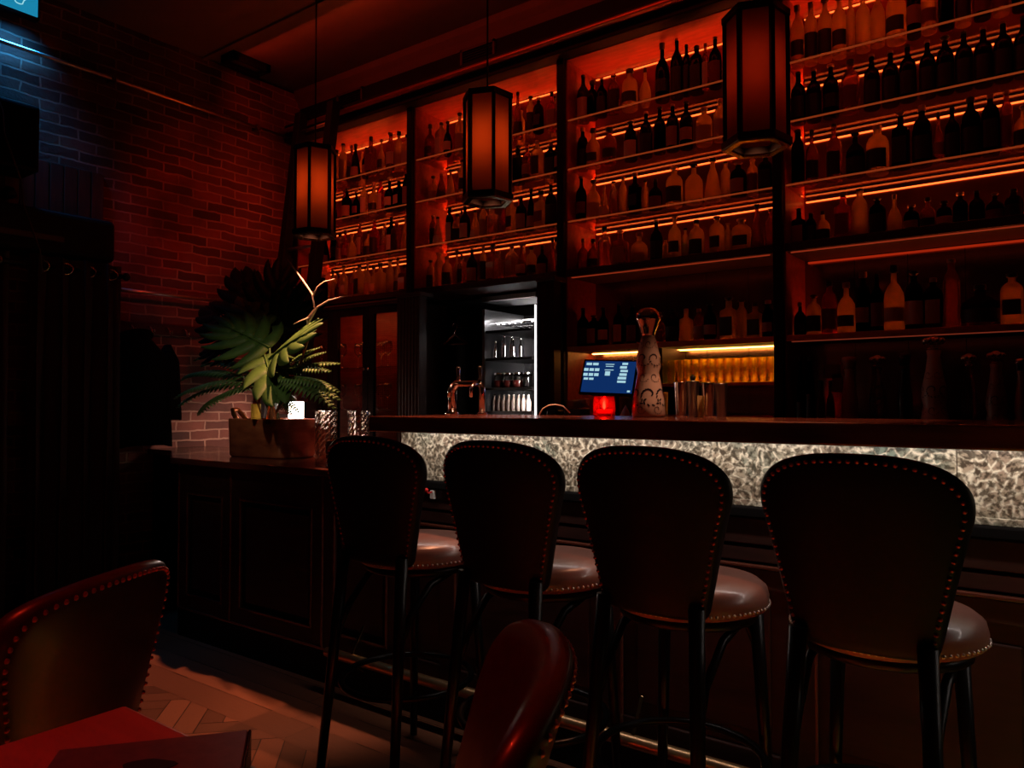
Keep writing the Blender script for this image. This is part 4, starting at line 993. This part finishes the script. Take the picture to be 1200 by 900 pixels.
# ------------------------------------------------------------------ tables and menu
def table(label, x0, y0, x1, y1, grp=None):
    t = thing('bistro_table', label, 'table', ((x0+x1)/2,(y0+y1)/2,0), 0, grp); cx, cy = (x0+x1)/2,(y0+y1)/2
    bx(x0,y0,.722,x1,y1,.75).build('table_top', M['tablewood'], t, True, .006, 3)
    MB().lathe([(.03,.03),(.028,.06),(.028,.70),(.05,.721)], 18, c=(cx,cy,0)).build('pedestal', M['blackmetal'], t, True)
    MB().lathe([(.20,0),(.20,.012),(.10,.028),(.035,.04)], 28, c=(cx,cy,0)).build('foot_plate', M['blackmetal'], t, True)
table('wooden bistro table lit red under the dark menu', -1.145, -.12, -.50, .58)
table('wooden bistro table beyond the dark leather chair, only a corner in view', -2.45, -.02, -1.74, .70) if False else None
p = onZ(17, 768, .75)
table('red lit wooden table behind the dark leather chair, only its corner showing', p.x-.65, p.y-.65, p.x, p.y)
t = thing('menu_folder', 'dark grey menu folder lying on the red lit table', 'menu', (-.80,.40,.7505))
a, b = Vector((-.962,.410)), Vector((-.832,.574)); u_ = (b-a).normalized(); w_ = Vector((u_.y,-u_.x))
def quad(i0, i1, o0, o1, z0, z1):
    pts = [a+u_*i0+w_*o0, a+u_*i1+w_*o0, a+u_*i1+w_*o1, a+u_*i0+w_*o1]; return MB().prism([tuple(q) for q in pts], z0, z1)
LW = (b-a).length
mm = noisy('grey menu cover', (.05,.035,.03), (.075,.05,.042), .45, 60, bump=.1)
quad(0, LW, 0, .29, .752, .757).build('back_cover', mm, t, True, .002)
quad(.004, LW-.004, .004, .286, .7571, .788).build('pages', M['paper'], t, True)
quad(0, LW, 0, .29, .7881, .794).build('front_cover', mm, t, True, .002)
quad(LW, LW+.004, 0, .29, .752, .794).build('spine', M['blackgloss'], t, True, .002)
em = MB()
c_ = a+u_*.105+w_*.075
em.prism([tuple(c_+u_*(.028*math.cos(q)*(1+.25*math.cos(3*q)))+w_*(.02*math.sin(q))) for q in [2*PI*k/20 for k in range(20)]], .7941, .7948)
em.build('cover_emblem', M['black'], t, True)

# ------------------------------------------------------------------ pendant lanterns
M['lantern_metal'] = mat('dark bronze', (.02,.012,.010), .35, .8)
def lantern(x, y, z0, h, Rr, rot, label, power, bulb):
    t = thing('pendant_lantern', label, 'pendant lamp', (x,y,z0), rot, 'hexagonal pendant lanterns')
    cs = [(math.cos(k*PI/3), math.sin(k*PI/3)) for k in range(6)]
    fr = MB(); b_ = .009
    for k, (a, b) in enumerate(cs):
        fr.prism([(Rr*a+b_*math.cos(k*PI/3+q), Rr*b+b_*math.sin(k*PI/3+q)) for q in (PI/4,3*PI/4,5*PI/4,7*PI/4)], .02, h-.015)
    fr.build('frame', M['lantern_metal'], t)
    def ring(z0_, z1_, ra, rb, nm, m_):
        v = []; f = []
        for r, z in ((ra,z0_),(ra,z1_),(rb,z1_),(rb,z0_)):
            for a, b in cs: v.append((r*a, r*b, z))
        for i in range(4):
            for k in range(6): l = (k+1)%6; j = (i+1)%4; f.append((i*6+k,i*6+l,j*6+l,j*6+k))
        MB().add(v, f).build(nm, m_, t)
    ring(0, .022, Rr*.80, Rr*1.13, 'lower_rim', M['lantern_metal'])
    ring(-.006, .0, Rr*.84, Rr*1.08, 'rim_edge', M['brass'])
    MB().prism([(Rr*1.1*a, Rr*1.1*b) for a,b in cs], h-.02, h).build('top_cap', M['lantern_metal'], t)
    for k in range(6):
        (a,b),(c_,d_) = cs[k], cs[(k+1)%6]; r = Rr*.97
        p0 = Vector((r*a,r*b)); p1 = Vector((r*c_,r*d_)); n = ((p0+p1)/2).normalized()*.003
        MB().prism([tuple(p0),tuple(p1),tuple(p1-n),tuple(p0-n)], .022, h-.02).build('glass_pane', M['frost'], t)
    MB().lathe([(.010,.16),(.014,.17),(.014,.29),(.010,.32)], 12).build('bulb', bulb, t)
    MB().lathe([(.018,.32),(.018,h-.02)], 12).build('lamp_holder', M['lantern_metal'], t)
    MB().tube([(0,0,h),(0,0,CEIL-z0)], .004, 6).lathe([(.012,h),(.018,h+.006),(.010,h+.03)], 12).build('cord', M['lantern_metal'], t)
    MB().lathe([(.05,CEIL-z0-.03),(.055,CEIL-z0-.02),(.055,CEIL-z0)], 20).build('ceiling_rose', M['lantern_metal'], t)
    light('lantern_downlight', 'SPOT', (x,y,z0+.12), (1,.38,.19), power, spot_size=R(64), spot_blend=.5, shadow_soft_size=.012)
PY = 2.40
for (u, rot, lab, pw, bs) in ((367.5, 5.2, 'hexagonal amber lantern hanging over the planter', 112, 9), (571, 22.4, 'hexagonal amber lantern hanging over the beer tap, the middle one', 70, 8), (889, 18.6, 'largest looking hexagonal lantern, hanging over the bar by the shaker tins', 32, 3.2)):
    x = onY(u, 473, PY).x
    lantern(x, PY, 2.015, .43, .096, R(rot), lab, pw, emis('lamp filament tube', (1,.20 if bs > 5 else .11,.04), bs))

# ------------------------------------------------------------------ plant arrangement in the planter
pc = Vector((-3.42, 2.49, CTZ))
t = thing('planter', 'oblong worn copper planter standing on the side counter', 'planter', tuple(pc+Vector((0,0,.0005))), R(4))
def stadium(l, w, n=12):
    pts = []
    for sgn in (1, -1):
        for k in range(n+1):
            a = -PI/2+PI*k/n; pts.append((sgn*(l/2-w/2*.6)+sgn*w/2*.6*math.cos(a), sgn*w/2*math.sin(a)))
    return pts
def shell(rings, nm, m_, par):
    v = []; f = []; n = len(rings[0][0])
    for pts, z in rings: v += [(x,y,z) for x,y in pts]
    for i in range(len(rings)-1):
        for k in range(n): l = (k+1)%n; f.append((i*n+k,i*n+l,(i+1)*n+l,(i+1)*n+k))
    mb = MB().add(v, f, True); mb.f += [tuple(reversed(range(n))), tuple((len(rings)-1)*n+k for k in range(n))]; mb.sm += [False]*2
    return mb.build(nm, m_, par)
shell([(stadium(.45,.25),0),(stadium(.47,.27),.01),(stadium(.485,.28),.195),(stadium(.485,.28),.20),(stadium(.465,.26),.20),(stadium(.455,.25),.17)], 'tub', M['planter'], t)
shell([(stadium(.45,.245),.165),(stadium(.45,.245),.178)], 'soil', noisy('potting soil', (.012,.008,.006), (.03,.02,.014), .9, 40, bump=.5), t)
MB().tube([(-.245,-.03,.19),(-.275,-.03,.22),(-.30,-.02,.245),(-.305,.02,.245),(-.285,.03,.22),(-.245,.03,.19)], .013, 8).build('handle', M['copper'], t)

arr = thing('leaf_arrangement', 'green monstera and fern arrangement with bleached twigs in the copper planter', 'plant', tuple(pc+Vector((0,0,.18))))
def basis(dirv, nrm):
    d_ = Vector(dirv).normalized(); n = Vector(nrm); n = (n-d_*n.dot(d_)).normalized(); return d_, d_.cross(n), n
def monstera(base, tip, nrm, w, m_, lobes=6, droop=.10, nm='monstera_leaf'):
    """a big split leaf: finger lobes sweep out of a broad blade on both sides of the midrib"""
    base, tip = Vector(base), Vector(tip); Ln = (tip-base).length; d_, s_, n_ = basis(tip-base, nrm); mb = MB()
    def P(a, b, lift=0): return base+d_*a+s_*b+n_*(lift-droop*a*a/Ln-.55*abs(b)**1.7)
    for sgn in (-1, 1):
        for i in range(lobes):
            q = (i+.5)/lobes; a0 = Ln*(.02+.90*q); ph = R(100-78*q); ln = w*1.85*(math.sin(PI*(.22+.62*q))**.6)
            wd = Ln/lobes*.50+.008*(1-abs(q-.4)); rows = []; x, y, an = a0, 0.0, ph
            for j in range(10):
                g = j/9; half = wd*(1.0-.12*g)*(1 if g < .55 else max(.04, (1-(g-.55)/.45)**.7))*(1 if g < .35 else .85)
                ca, sa = math.cos(an), math.sin(an)
                rows.append((P(x+sa*half, sgn*max(0, y-ca*half)), P(x, sgn*y, .004), P(x-sa*half, sgn*(y+ca*half*.9))))
                x += ca*ln/9; y += sa*ln/9; an -= R(5)
            v = [p for r in rows for p in r]; f = []
            for j in range(9):
                for k in range(2): f.append((j*3+k,j*3+k+1,(j+1)*3+k+1,(j+1)*3+k))
            mb.add(v, f, True)
    a0 = Ln*.86; v = [P(a0-.02, -.022), P(a0-.02, .022), P(Ln*1.0, .018), P(Ln*1.16, 0), P(Ln, -.018)]; mb.add(v, [(0,1,2,3,4)])
    mb.tube([P(Ln*a/6, 0, .006) for a in range(7)], [.005-.0005*a for a in range(7)], 6)
    o = mb.build(nm, m_, arr, True, fix=False)
    sd = o.modifiers.new('thick', 'SOLIDIFY'); sd.thickness = .0012
    return o
def stem(pts, r, m_, nm='stem'): return MB().tube(pts, r, 6).build(nm, m_, arr, True)
def frond(base, tip, nrm, w, m_, n=17, nm='fern_frond'):
    base, tip = Vector(base), Vector(tip); Ln = (tip-base).length; d_, s_, n_ = basis(tip-base, nrm); mb = MB()
    def P(a): return base+d_*(a*Ln)+n_*(.30*Ln*(a-a*a*1.15))
    mb.tube([P(k/10) for k in range(11)], [.004-.0003*k for k in range(11)], 5)
    for k in range(2, n+1):
        a = k/n; lw = w*math.sin(PI*(.12+.85*a))**.8; p = P(a)
        for sgn in (-1, 1):
            q = s_*sgn*.9+d_*.45-n_*.25*sgn*0-n_*.2; q.normalize(); r_ = d_*(Ln/n*.52)
            tipp = p+q*lw-n_*lw*.22
            mb.add([p-r_*.6, p+q*lw*.45-r_*1.1+n_*.004, tipp, p+q*lw*.5+r_*.9+n_*.004, p+r_*.6], [(0,1,3,4),(1,2,3)], True)
    o = mb.build(nm, m_, arr, True, fix=False); sd = o.modifiers.new('thick', 'SOLIDIFY'); sd.thickness = .0008
    return o
def at(u, v, Y): return onY(u, v, Y)
tocam = Vector((.75,-.62,.2))
root = pc+Vector((.02,0,.19))
# (base px, tip px, Y base, Y tip, normal, half width, material)
LV = [((316,408,2.40),(262,378,2.30),(.55,-.6,.6),.135,'leaf',5),
      ((304,398,2.44),(284,346,2.52),(.75,-.6,.15),.10,'leaf',5),
      ((314,424,2.38),(352,384,2.26),(.5,-.65,.6),.125,'leaf',5),
      ((310,416,2.38),(322,456,2.22),(.7,-.65,.5),.10,'leaf',4),
      ((296,382,2.56),(282,316,2.66),(.75,-.6,.1),.13,'leafshade',5),
      ((290,392,2.56),(240,352,2.62),(.7,-.6,.3),.14,'leafshade',5),
      ((314,382,2.60),(330,318,2.70),(.75,-.6,.1),.13,'leafshade',5),
      ((320,394,2.58),(350,358,2.64),(.7,-.6,.3),.13,'leafshade',5),
      ((298,398,2.52),(238,400,2.52),(.6,-.5,.5),.12,'leafshade',5)]
for (bu,bv,bY),(tu,tv,tY),nr,w,m_,lb in LV:
    b_ = at(bu,bv,bY); p_ = at(tu,tv,tY)
    monstera(b_, p_, nr, w, M[m_], lb)
    mid = root.lerp(b_, .55)+Vector((.01,-.015,.03)); stem([root+Vector((rnd.uniform(-.05,.05),rnd.uniform(-.03,.03),-.02)), mid, b_], .0045, M['fern'])
FR = [((296,448,2.36),(205,462,2.22),.075),((292,446,2.38),(215,438,2.34),.07),((296,452,2.34),(232,482,2.28),.07),((300,446,2.42),(236,424,2.5),.05),
      ((318,446,2.34),(392,472,2.28),.08),((322,440,2.36),(385,432,2.42),.075),((316,450,2.32),(350,480,2.30),.06),((326,438,2.40),(372,406,2.46),.05),((322,444,2.3),(396,455,2.36),.075)]
for (bu,bv,bY),(tu,tv,tY),w in FR:
    for c_ in range(2):
        b_ = at(bu+c_*4,bv+c_*3,bY+.02*c_); tp_ = at(tu+rnd.uniform(-14,14)*c_, tv+rnd.uniform(-12,12)*c_, tY+.05*c_)
        frond(b_, tp_, (.25,-.2,.95), w*(1-.15*c_), M['fern'], 19); stem([root, root.lerp(b_,.6)+Vector((0,0,.015)), b_], .003, M['fern'])
def twig(pts, r0, r1, nm='twig'):
    P_ = [at(*p) for p in pts]; n = len(P_); MB().tube(P_, [r0+(r1-r0)*i/(n-1) for i in range(n)], 6).build(nm, M['twig'], arr, True)
twig([(322,486,2.42),(340,455,2.42),(352,425,2.42),(362,395,2.42),(360,374,2.42),(369,362,2.42),(366,345,2.42),(356,330,2.42),(345,315,2.42),(337,304,2.42)], .008, .003)
twig([(362,378,2.42),(372,360,2.40),(385,352,2.38),(405,347,2.36),(425,343,2.34)], .005, .002)
twig([(366,348,2.42),(372,336,2.42),(380,330,2.44),(392,327,2.46)], .004, .002)
twig([(363,372,2.42),(352,376,2.40),(344,380,2.38)], .004, .002)
twig([(306,484,2.36),(298,462,2.34),(288,450,2.33),(284,436,2.32)], .005, .002)
# vases and bottle standing in the planter
def jar(u, Y, w, h, m_, nm, lab, prof=None, cat='vase', z=CTZ+.1785):
    p = at(u, 485, Y); t = thing(nm, lab, cat, (p.x,Y,z)); r = w/2
    MB().lathe([(x*r,z_*h) for x,z_ in (prof or [(.9,0),(1,.04),(1,.96),(.97,1),(.9,.97),(.9,.06),(.85,.05)])], 20).build('vase_body', m_, t); return t
jar(300, 2.40, .05, .10, M['g_whisky'], 'amber_tumbler', 'small amber glass standing in the planter under the big leaves', cat='glass')
jar(318, 2.38, .055, .16, M['g_brown'], 'tapered_flask', 'dark tapered flask standing in the planter beside the lamp', [(.95,0),(1,.04),(.85,.3),(.45,.62),(.28,.75),(.27,1)], 'flask')

# table lamp behind the planter
lp = at(347, 480, 2.78)
t = thing('table_lamp', 'small bright table lamp with dark red dome behind the planter', 'lamp', (lp.x, 2.78, CTZ+.0005))
MB().lathe([(.055,0),(.058,.006),(.055,.014),(.014,.022),(.010,.03),(.010,.14)], 24).build('base', M['brass'], t)
MB().lathe([(.040,.14),(.042,.145),(.042,.30),(.038,.305)], 24).build('glass_chimney', emis('lamp opal glass', (1,.80,.68), 14), t)
MB().lathe([(.060,.290),(.064,.296),(.058,.325),(.040,.352),(.014,.366),(.004,.368)], 24).build('lamp_shade', mat('dark red enamel', (.09,.012,.01), .3), t)

light('lamp_spill', 'SPOT', (lp.x-.03, 2.70, CTZ+.26), (1,.64,.50), 105, spot_size=R(62), spot_blend=.7, shadow_soft_size=.03, target=(XW,3.02,.80))
light('lamp_pool', 'SPOT', (lp.x+.05, 2.70, CTZ+.27), (1,.75,.64), 5, spot_size=R(120), spot_blend=.6, shadow_soft_size=.03, target=(lp.x+.42,2.45,CTZ))
p = at(321, 480, 2.70); t = thing('lit_carafe', 'clear carafe glinting beside the table lamp', 'carafe', (p.x,2.70,CTZ+.0005))
MB().lathe([(.9*.05,0),(.052,.02),(.05,.14),(.022,.22),(.018,.27),(.024,.29),(.022,.29),(.016,.27),(.02,.22),(.046,.14),(.046,.03)], 20).build('carafe_body', M['g_clear'], t)

# cut crystal vases and tumblers on the side counter
def crystal(u, v, Y, w, h, lab):
    p = onZ(u, v, CTZ) if Y is None else at(u, v, Y); t = thing('crystal_vase', lab, 'vase', (p.x,p.y,CTZ+.0005)); r = w/2
    mb = MB(); seg = 24; rows = 16; vv = []; f = []
    for i in range(rows+1):
        for k in range(seg):
            a = 2*PI*(k+.5*(i%2))/seg; rr = r*(1+(.045 if (k+i)%2 == 0 else -.045))*(.94+.06*i/rows); vv.append((rr*math.cos(a), rr*math.sin(a), h*i/rows))
    for k in range(seg): a = 2*PI*k/seg; vv.append((r*.86*math.cos(a), r*.86*math.sin(a), h))
    for k in range(seg): a = 2*PI*k/seg; vv.append((r*.80*math.cos(a), r*.80*math.sin(a), .02))
    for i in range(rows+2):
        for k in range(seg): l = (k+1)%seg; f.append((i*seg+k,i*seg+l,(i+1)*seg+l,(i+1)*seg+k))
    mb.add(vv, f); mb.f += [tuple(reversed(range(seg))), tuple((rows+2)*seg+k for k in range(seg))]; mb.sm += [False]*2
    mb.build('cut_glass', M['g_clear'], t); return t
crystal(382, 540, None, .105, .245, 'tall cut crystal vase beside the copper planter')
crystal(420, 540, None, .105, .245, 'tall cut crystal vase at the end of the bar top')
def tumbler(x, y, z, r, h, nm, lab, grp=None, m_='g_clear', cat='glass'):
    t = thing(nm, lab, cat, (x,y,z+.0005), 0, grp)
    MB().lathe([(r*.86,0),(r*.9,.003),(r,h),(r*.95,h),(r*.85,.014),(r*.8,.012)], 18).build('tumbler', M[m_], t); return t
p = onZ(389, 546, CTZ); tumbler(p.x, p.y, CTZ, .03, .11, 'small_tumbler', 'small clear tumbler in front of the crystal vase')
for k, u in enumerate((441, 452, 464)):
    p = at(u, 520, 2.55); t = thing('cordial_glass', f"tiny stem glass under the bar top end, {ORD[k]} from the crystal vase", 'glass', (p.x,p.y,CTZ+.0005), 0, 'tiny stem glasses')
    MB().lathe([(.022,0),(.022,.002),(.004,.006),(.003,.04),(.012,.05),(.020,.075),(.019,.10),(.017,.10),(.018,.075),(.010,.055)], 14).build('goblet', M['g_clear'], t)

# ------------------------------------------------------------------ things on the bar top
def bar_tap():
    Y = 2.56; a = at(530, 480, Y).x; b = at(565, 480, Y).x; z = BT
    t = thing('beer_tap', 'shiny chrome arched beer tap on the bar top', 'beer tap', ((a+b)/2, Y, z+.0005))
    MB().lathe([(.030,0),(.032,.006),(.024,.014),(.022,.02)], 20, c=(a,Y,z)).build('base_flange', M['chrome'], t, True)
    MB().lathe([(.022,0),(.024,.006),(.018,.012)], 20, c=(b,Y,z)).build('base_flange', M['chrome'], t, True)
    arc = [(a,Y,z+.01),(a,Y,z+.09)]+[(a+(.035)*(1-math.cos(q)), Y, z+.09+.045*math.sin(q)) for q in [PI/2*k/6 for k in range(1,7)]]
    arc += [(b-.03,Y,z+.135)]+[(b-.03+.03*math.sin(q), Y, z+.135-.03*(1-math.cos(q))) for q in [PI/2*k/5 for k in range(1,6)]]+[(b,Y,z+.01)]
    MB().tube(arc, [.019 if p[0] < a+.03 else .013 for p in arc], 14).build('arched_column', M['chrome'], t, True)
    for x in (a+.035, b-.012):
        MB().lathe([(.008,0),(.010,.004),(.010,.012),(.006,.016),(.009,.05),(.011,.062),(.007,.068)], 12, c=(x,Y,z+.143)).build('tap_handle', M['blackgloss'] if x > a+.05 else M['chrome'], t, True)
        MB().tube([(x,Y-.005,z+.135),(x,Y-.045,z+.13),(x,Y-.06,z+.11),(x,Y-.062,z+.075)], .008, 10).build('spout', M['chrome'], t, True)
bar_tap()
for k, (u, w, h, lab) in enumerate(((798,.048,.125,'tall steel shaker tin on the bar beside the painted decanter'),(812,.046,.128,'steel shaker tin on the bar with a dark round knob on top'),(830,.046,.122,'steel shaker tin on the bar past the small tumbler'),(845,.044,.118,'last steel shaker tin on the bar before the ornate decanters'))):
    Y = 2.56+.02*(k%2); p = at(u, 480, Y); t = thing('shaker_tin', lab, 'cocktail shaker', (p.x,Y,BT+.0005), 0, 'shaker tins on the bar'); r = w/2
    MB().lathe([(r*.78,0),(r*.8,.004),(r,h-.004),(r*1.03,h),(r*.97,h),(r*.92,h-.01)], 24).build('tin_body', M['steel'] if k%2 else M['chrome'], t)
    if k == 1: MB().lathe([(.006,h-.012),(.006,h),(.010,h+.006),(.010,h+.016),(.004,h+.022)], 14).build('knob', M['cap_black'], t)
p = at(821.5, 480, 2.50); tumbler(p.x, 2.50, BT, .013, .075, 'shot_glass', 'narrow amber lit shot glass between the shaker tins', m_='g_amber')
p = at(778, 480, 2.60); tumbler(p.x, 2.60, BT, .016, .09, 'shot_glass', 'narrow amber lit shot glass behind the painted decanter', m_='g_whisky')
# red tealight
p = at(708, 480, 2.44); t = thing('candle_holder', 'glowing red glass tealight holder on the bar', 'candle', (p.x,2.44,BT+.0005))
MB().lathe([(.036,0),(.040,.005),(.041,.03),(.037,.074),(.034,.074),(.036,.03),(.035,.012)], 20).build('red_cup', glass('red candle glass', (1,.10,.07), .6, 1.3, glow=.08), t)
MB().lathe([(.024,.0125),(.024,.026)], 16).build('candle', mat('lit wax', (.8,.2,.12), .6, emit=(1,.06,.03), estr=1.2), t)
MB().lathe([(.001,.026),(.006,.034),(.005,.044),(.001,.056)], 10).build('flame', emis('flame', (1,.45,.30), 40), t)
light('candle_glow', 'POINT', (p.x,2.44,BT+.05), (1,.05,.03), .35, shadow_soft_size=.01)
# till
YT = 3.28
a, b = at(683,470,YT), at(744,470,YT)
t = thing('till', 'touch screen till with blue display on the back counter', 'till', ((a.x+b.x)/2, YT+.06, BZ+.0005))
cx_, w_, h_ = (a.x+b.x)/2, (b.x-a.x), .185
mt = Matrix.Translation((cx_, YT, at(712,442,YT).z)) @ Matrix.Rotation(R(-18), 4, 'X') @ Matrix.Rotation(R(8), 4, 'Z')
MB().box(-w_/2,0,-h_/2,w_/2,.022,h_/2).xf(mt).build('screen_casing', M['blackgloss'], t, True, .006)
MB().box(-w_/2+.012,-.0015,-h_/2+.012,w_/2-.012,-.0005,h_/2-.010).xf(mt).build('display', emis('blue display', (.010,.060,.28), .42), t, True)
ic = MB(); rs = random.Random(3)
for (x_, z_, ww, hh) in ((-.38,.36,.10,.07),(-.26,.36,.10,.07),(-.42,.20,.08,.08),(-.32,.20,.08,.08),(-.22,.20,.08,.08),(-.42,.06,.08,.08),(-.32,.06,.08,.08),(-.22,.06,.08,.08),(-.40,-.06,.08,.06),(-.30,-.06,.08,.06),(0,.36,.16,.02),(.0,.30,.14,.02),(.0,.20,.16,.02),(.27,.38,.10,.06),(.25,.28,.12,.07),(.27,.18,.13,.06),(.26,.08,.13,.07),(.25,-.02,.15,.07),(.25,-.12,.15,.06),(.4,-.38,.05,.05),(-.02,.10,.09,.12)):
    ic.box((x_-ww/2)*w_, -.0022, (z_-hh/2)*h_, (x_+ww/2)*w_, -.0016, (z_+hh/2)*h_)
ic.xf(mt).build('display_buttons', emis('pale buttons', (.42,.70,.80), .9), t, True)
MB().box(cx_-.03, YT+.03, BZ, cx_+.03, YT+.06, at(712,442,YT).z).box(cx_-.09, YT-.03, BZ, cx_+.09, YT+.12, BZ+.018).build('stand', M['blackgloss'], t, True, .004)
light('till_glow', 'AREA', (cx_, YT-.03, at(712,442,YT).z), (.1,.3,1), .12, size=.15, target=(cx_, YT-.5, 1.0))
# printer, napkins and cloth beside the till
p = at(655, 480, 3.36); t = thing('receipt_printer', 'small dark receipt printer beside the till', 'printer', (p.x,3.36,BZ))
MB().box(p.x-.06,3.325,BZ,p.x+.010,3.40,BZ+.17).build('casing', M['blackgloss'], t, True, .012); bx(p.x-.05,3.321,BZ+.13,p.x+.002,3.326,BZ+.14).build('paper_slot', M['vent'], t, True)
o = MB().tube([at(632,486,2.6),at(636,479,2.6),at(643,475,2.6),at(651,474,2.6),at(660,476,2.6),at(668,484,2.62)], .003, 6).build('white_cable', M['paper']); tag(o, 'thin white cable curving up behind the bar beside the column', 'cable')
p = at(672, 470, 3.25)
t = thing('napkin_stack', 'crumpled amber lit napkins on the printer side of the till', 'napkins', (p.x,3.3,BZ))
nm_ = MB()
for k in range(7):
    zz = p.z-.035+k*.006; q = rnd.uniform(-.3,.3); nm_.add([(p.x-.045+.01*q,3.24,zz),(p.x+.045,3.235+.01*q,zz+.006*q),(p.x+.05,3.33,zz+.012),(p.x-.05,3.335,zz+.006)], [(0,1,2,3)])
MB().box(p.x-.05,3.24,BZ,p.x+.05,3.33,p.z-.037).build('holder', M['darkwood'], t, True, .004); nm_.build('napkins', M['l_tan'], t, True)
p = at(733, 472, 3.22)
t = thing('cloth', 'folded orange lit bar cloth between till and painted decanter', 'cloth', (p.x,3.2,BZ)); v = []; f = []
for i in range(9):
    for j in range(9):
        x_, y_ = (i/8-.5)*.11, (j/8-.5)*.1; v.append((p.x+x_, 3.22+y_, BZ+.03+.15*math.exp(-((x_*22)**2+(y_*20)**2))+.012*math.sin(i*1.9)*math.cos(j*1.6)))
for i in range(8):
    for j in range(8): f.append((i*9+j,(i+1)*9+j,(i+1)*9+j+1,i*9+j+1))
o = MB().add(v, f, True).build('folded_cloth', mat('orange cloth', (.55,.22,.06), .8), t, True); s_ = o.modifiers.new('thick','SOLIDIFY'); s_.thickness = .025; s_.offset = -1

# ------------------------------------------------------------------ lights of the room
RED = (1,.045,.012)
light('room_spot', 'SPOT', (-1.3,-.2,3.3), (1,.03,.012), 115, spot_size=R(40), spot_blend=.6, shadow_soft_size=.05, target=(-.95,.45,.75))
light('plant_spot', 'SPOT', (-1.75,.55,3.10), (1,.80,.62), 58, spot_size=R(22), spot_blend=1, shadow_soft_size=.04, target=(-3.36,2.45,1.16))
light('cabinet_fill', 'AREA', ((cx0+cx1)/2, YS+.05, 1.845), (1,.27,.09), 1.9, shape='RECTANGLE', size=.9, size_y=.05, target=((cx0+cx1)/2, YE, 1.35))  # fill added inside the cabinet to warm its panes, not a real lamp
light('wall_washer', 'SPOT', (-2.9,2.1,3.2), RED, 48, spot_size=R(66), spot_blend=1, shadow_soft_size=.06, target=(XW,3.35,2.05))
light('cove_light', 'AREA', (-2.0,2.92,3.43), RED, 3.6, shape='RECTANGLE', size=4.8, size_y=.12, target=(-2.0,3.5,3.33))
w = bpy.data.worlds.new('World'); sc.world = w; w.use_nodes = True
w.node_tree.nodes['Background'].inputs[0].default_value = (.010,.003,.002,1); w.node_tree.nodes['Background'].inputs[1].default_value = .12

# ------------------------------------------------------------------ render settings
sc.view_settings.view_transform = 'Standard'; sc.view_settings.look = 'None'; sc.view_settings.gamma = 1; sc.view_settings.use_curve_mapping = False
sc.view_settings.exposure = 0
cy = sc.cycles
cy.use_denoising = True
cy.max_bounces = 14; cy.diffuse_bounces = 3; cy.glossy_bounces = 4; cy.transmission_bounces = 14; cy.transparent_max_bounces = 16
cy.caustics_reflective = False; cy.caustics_refractive = False
cy.sample_clamp_indirect = 4
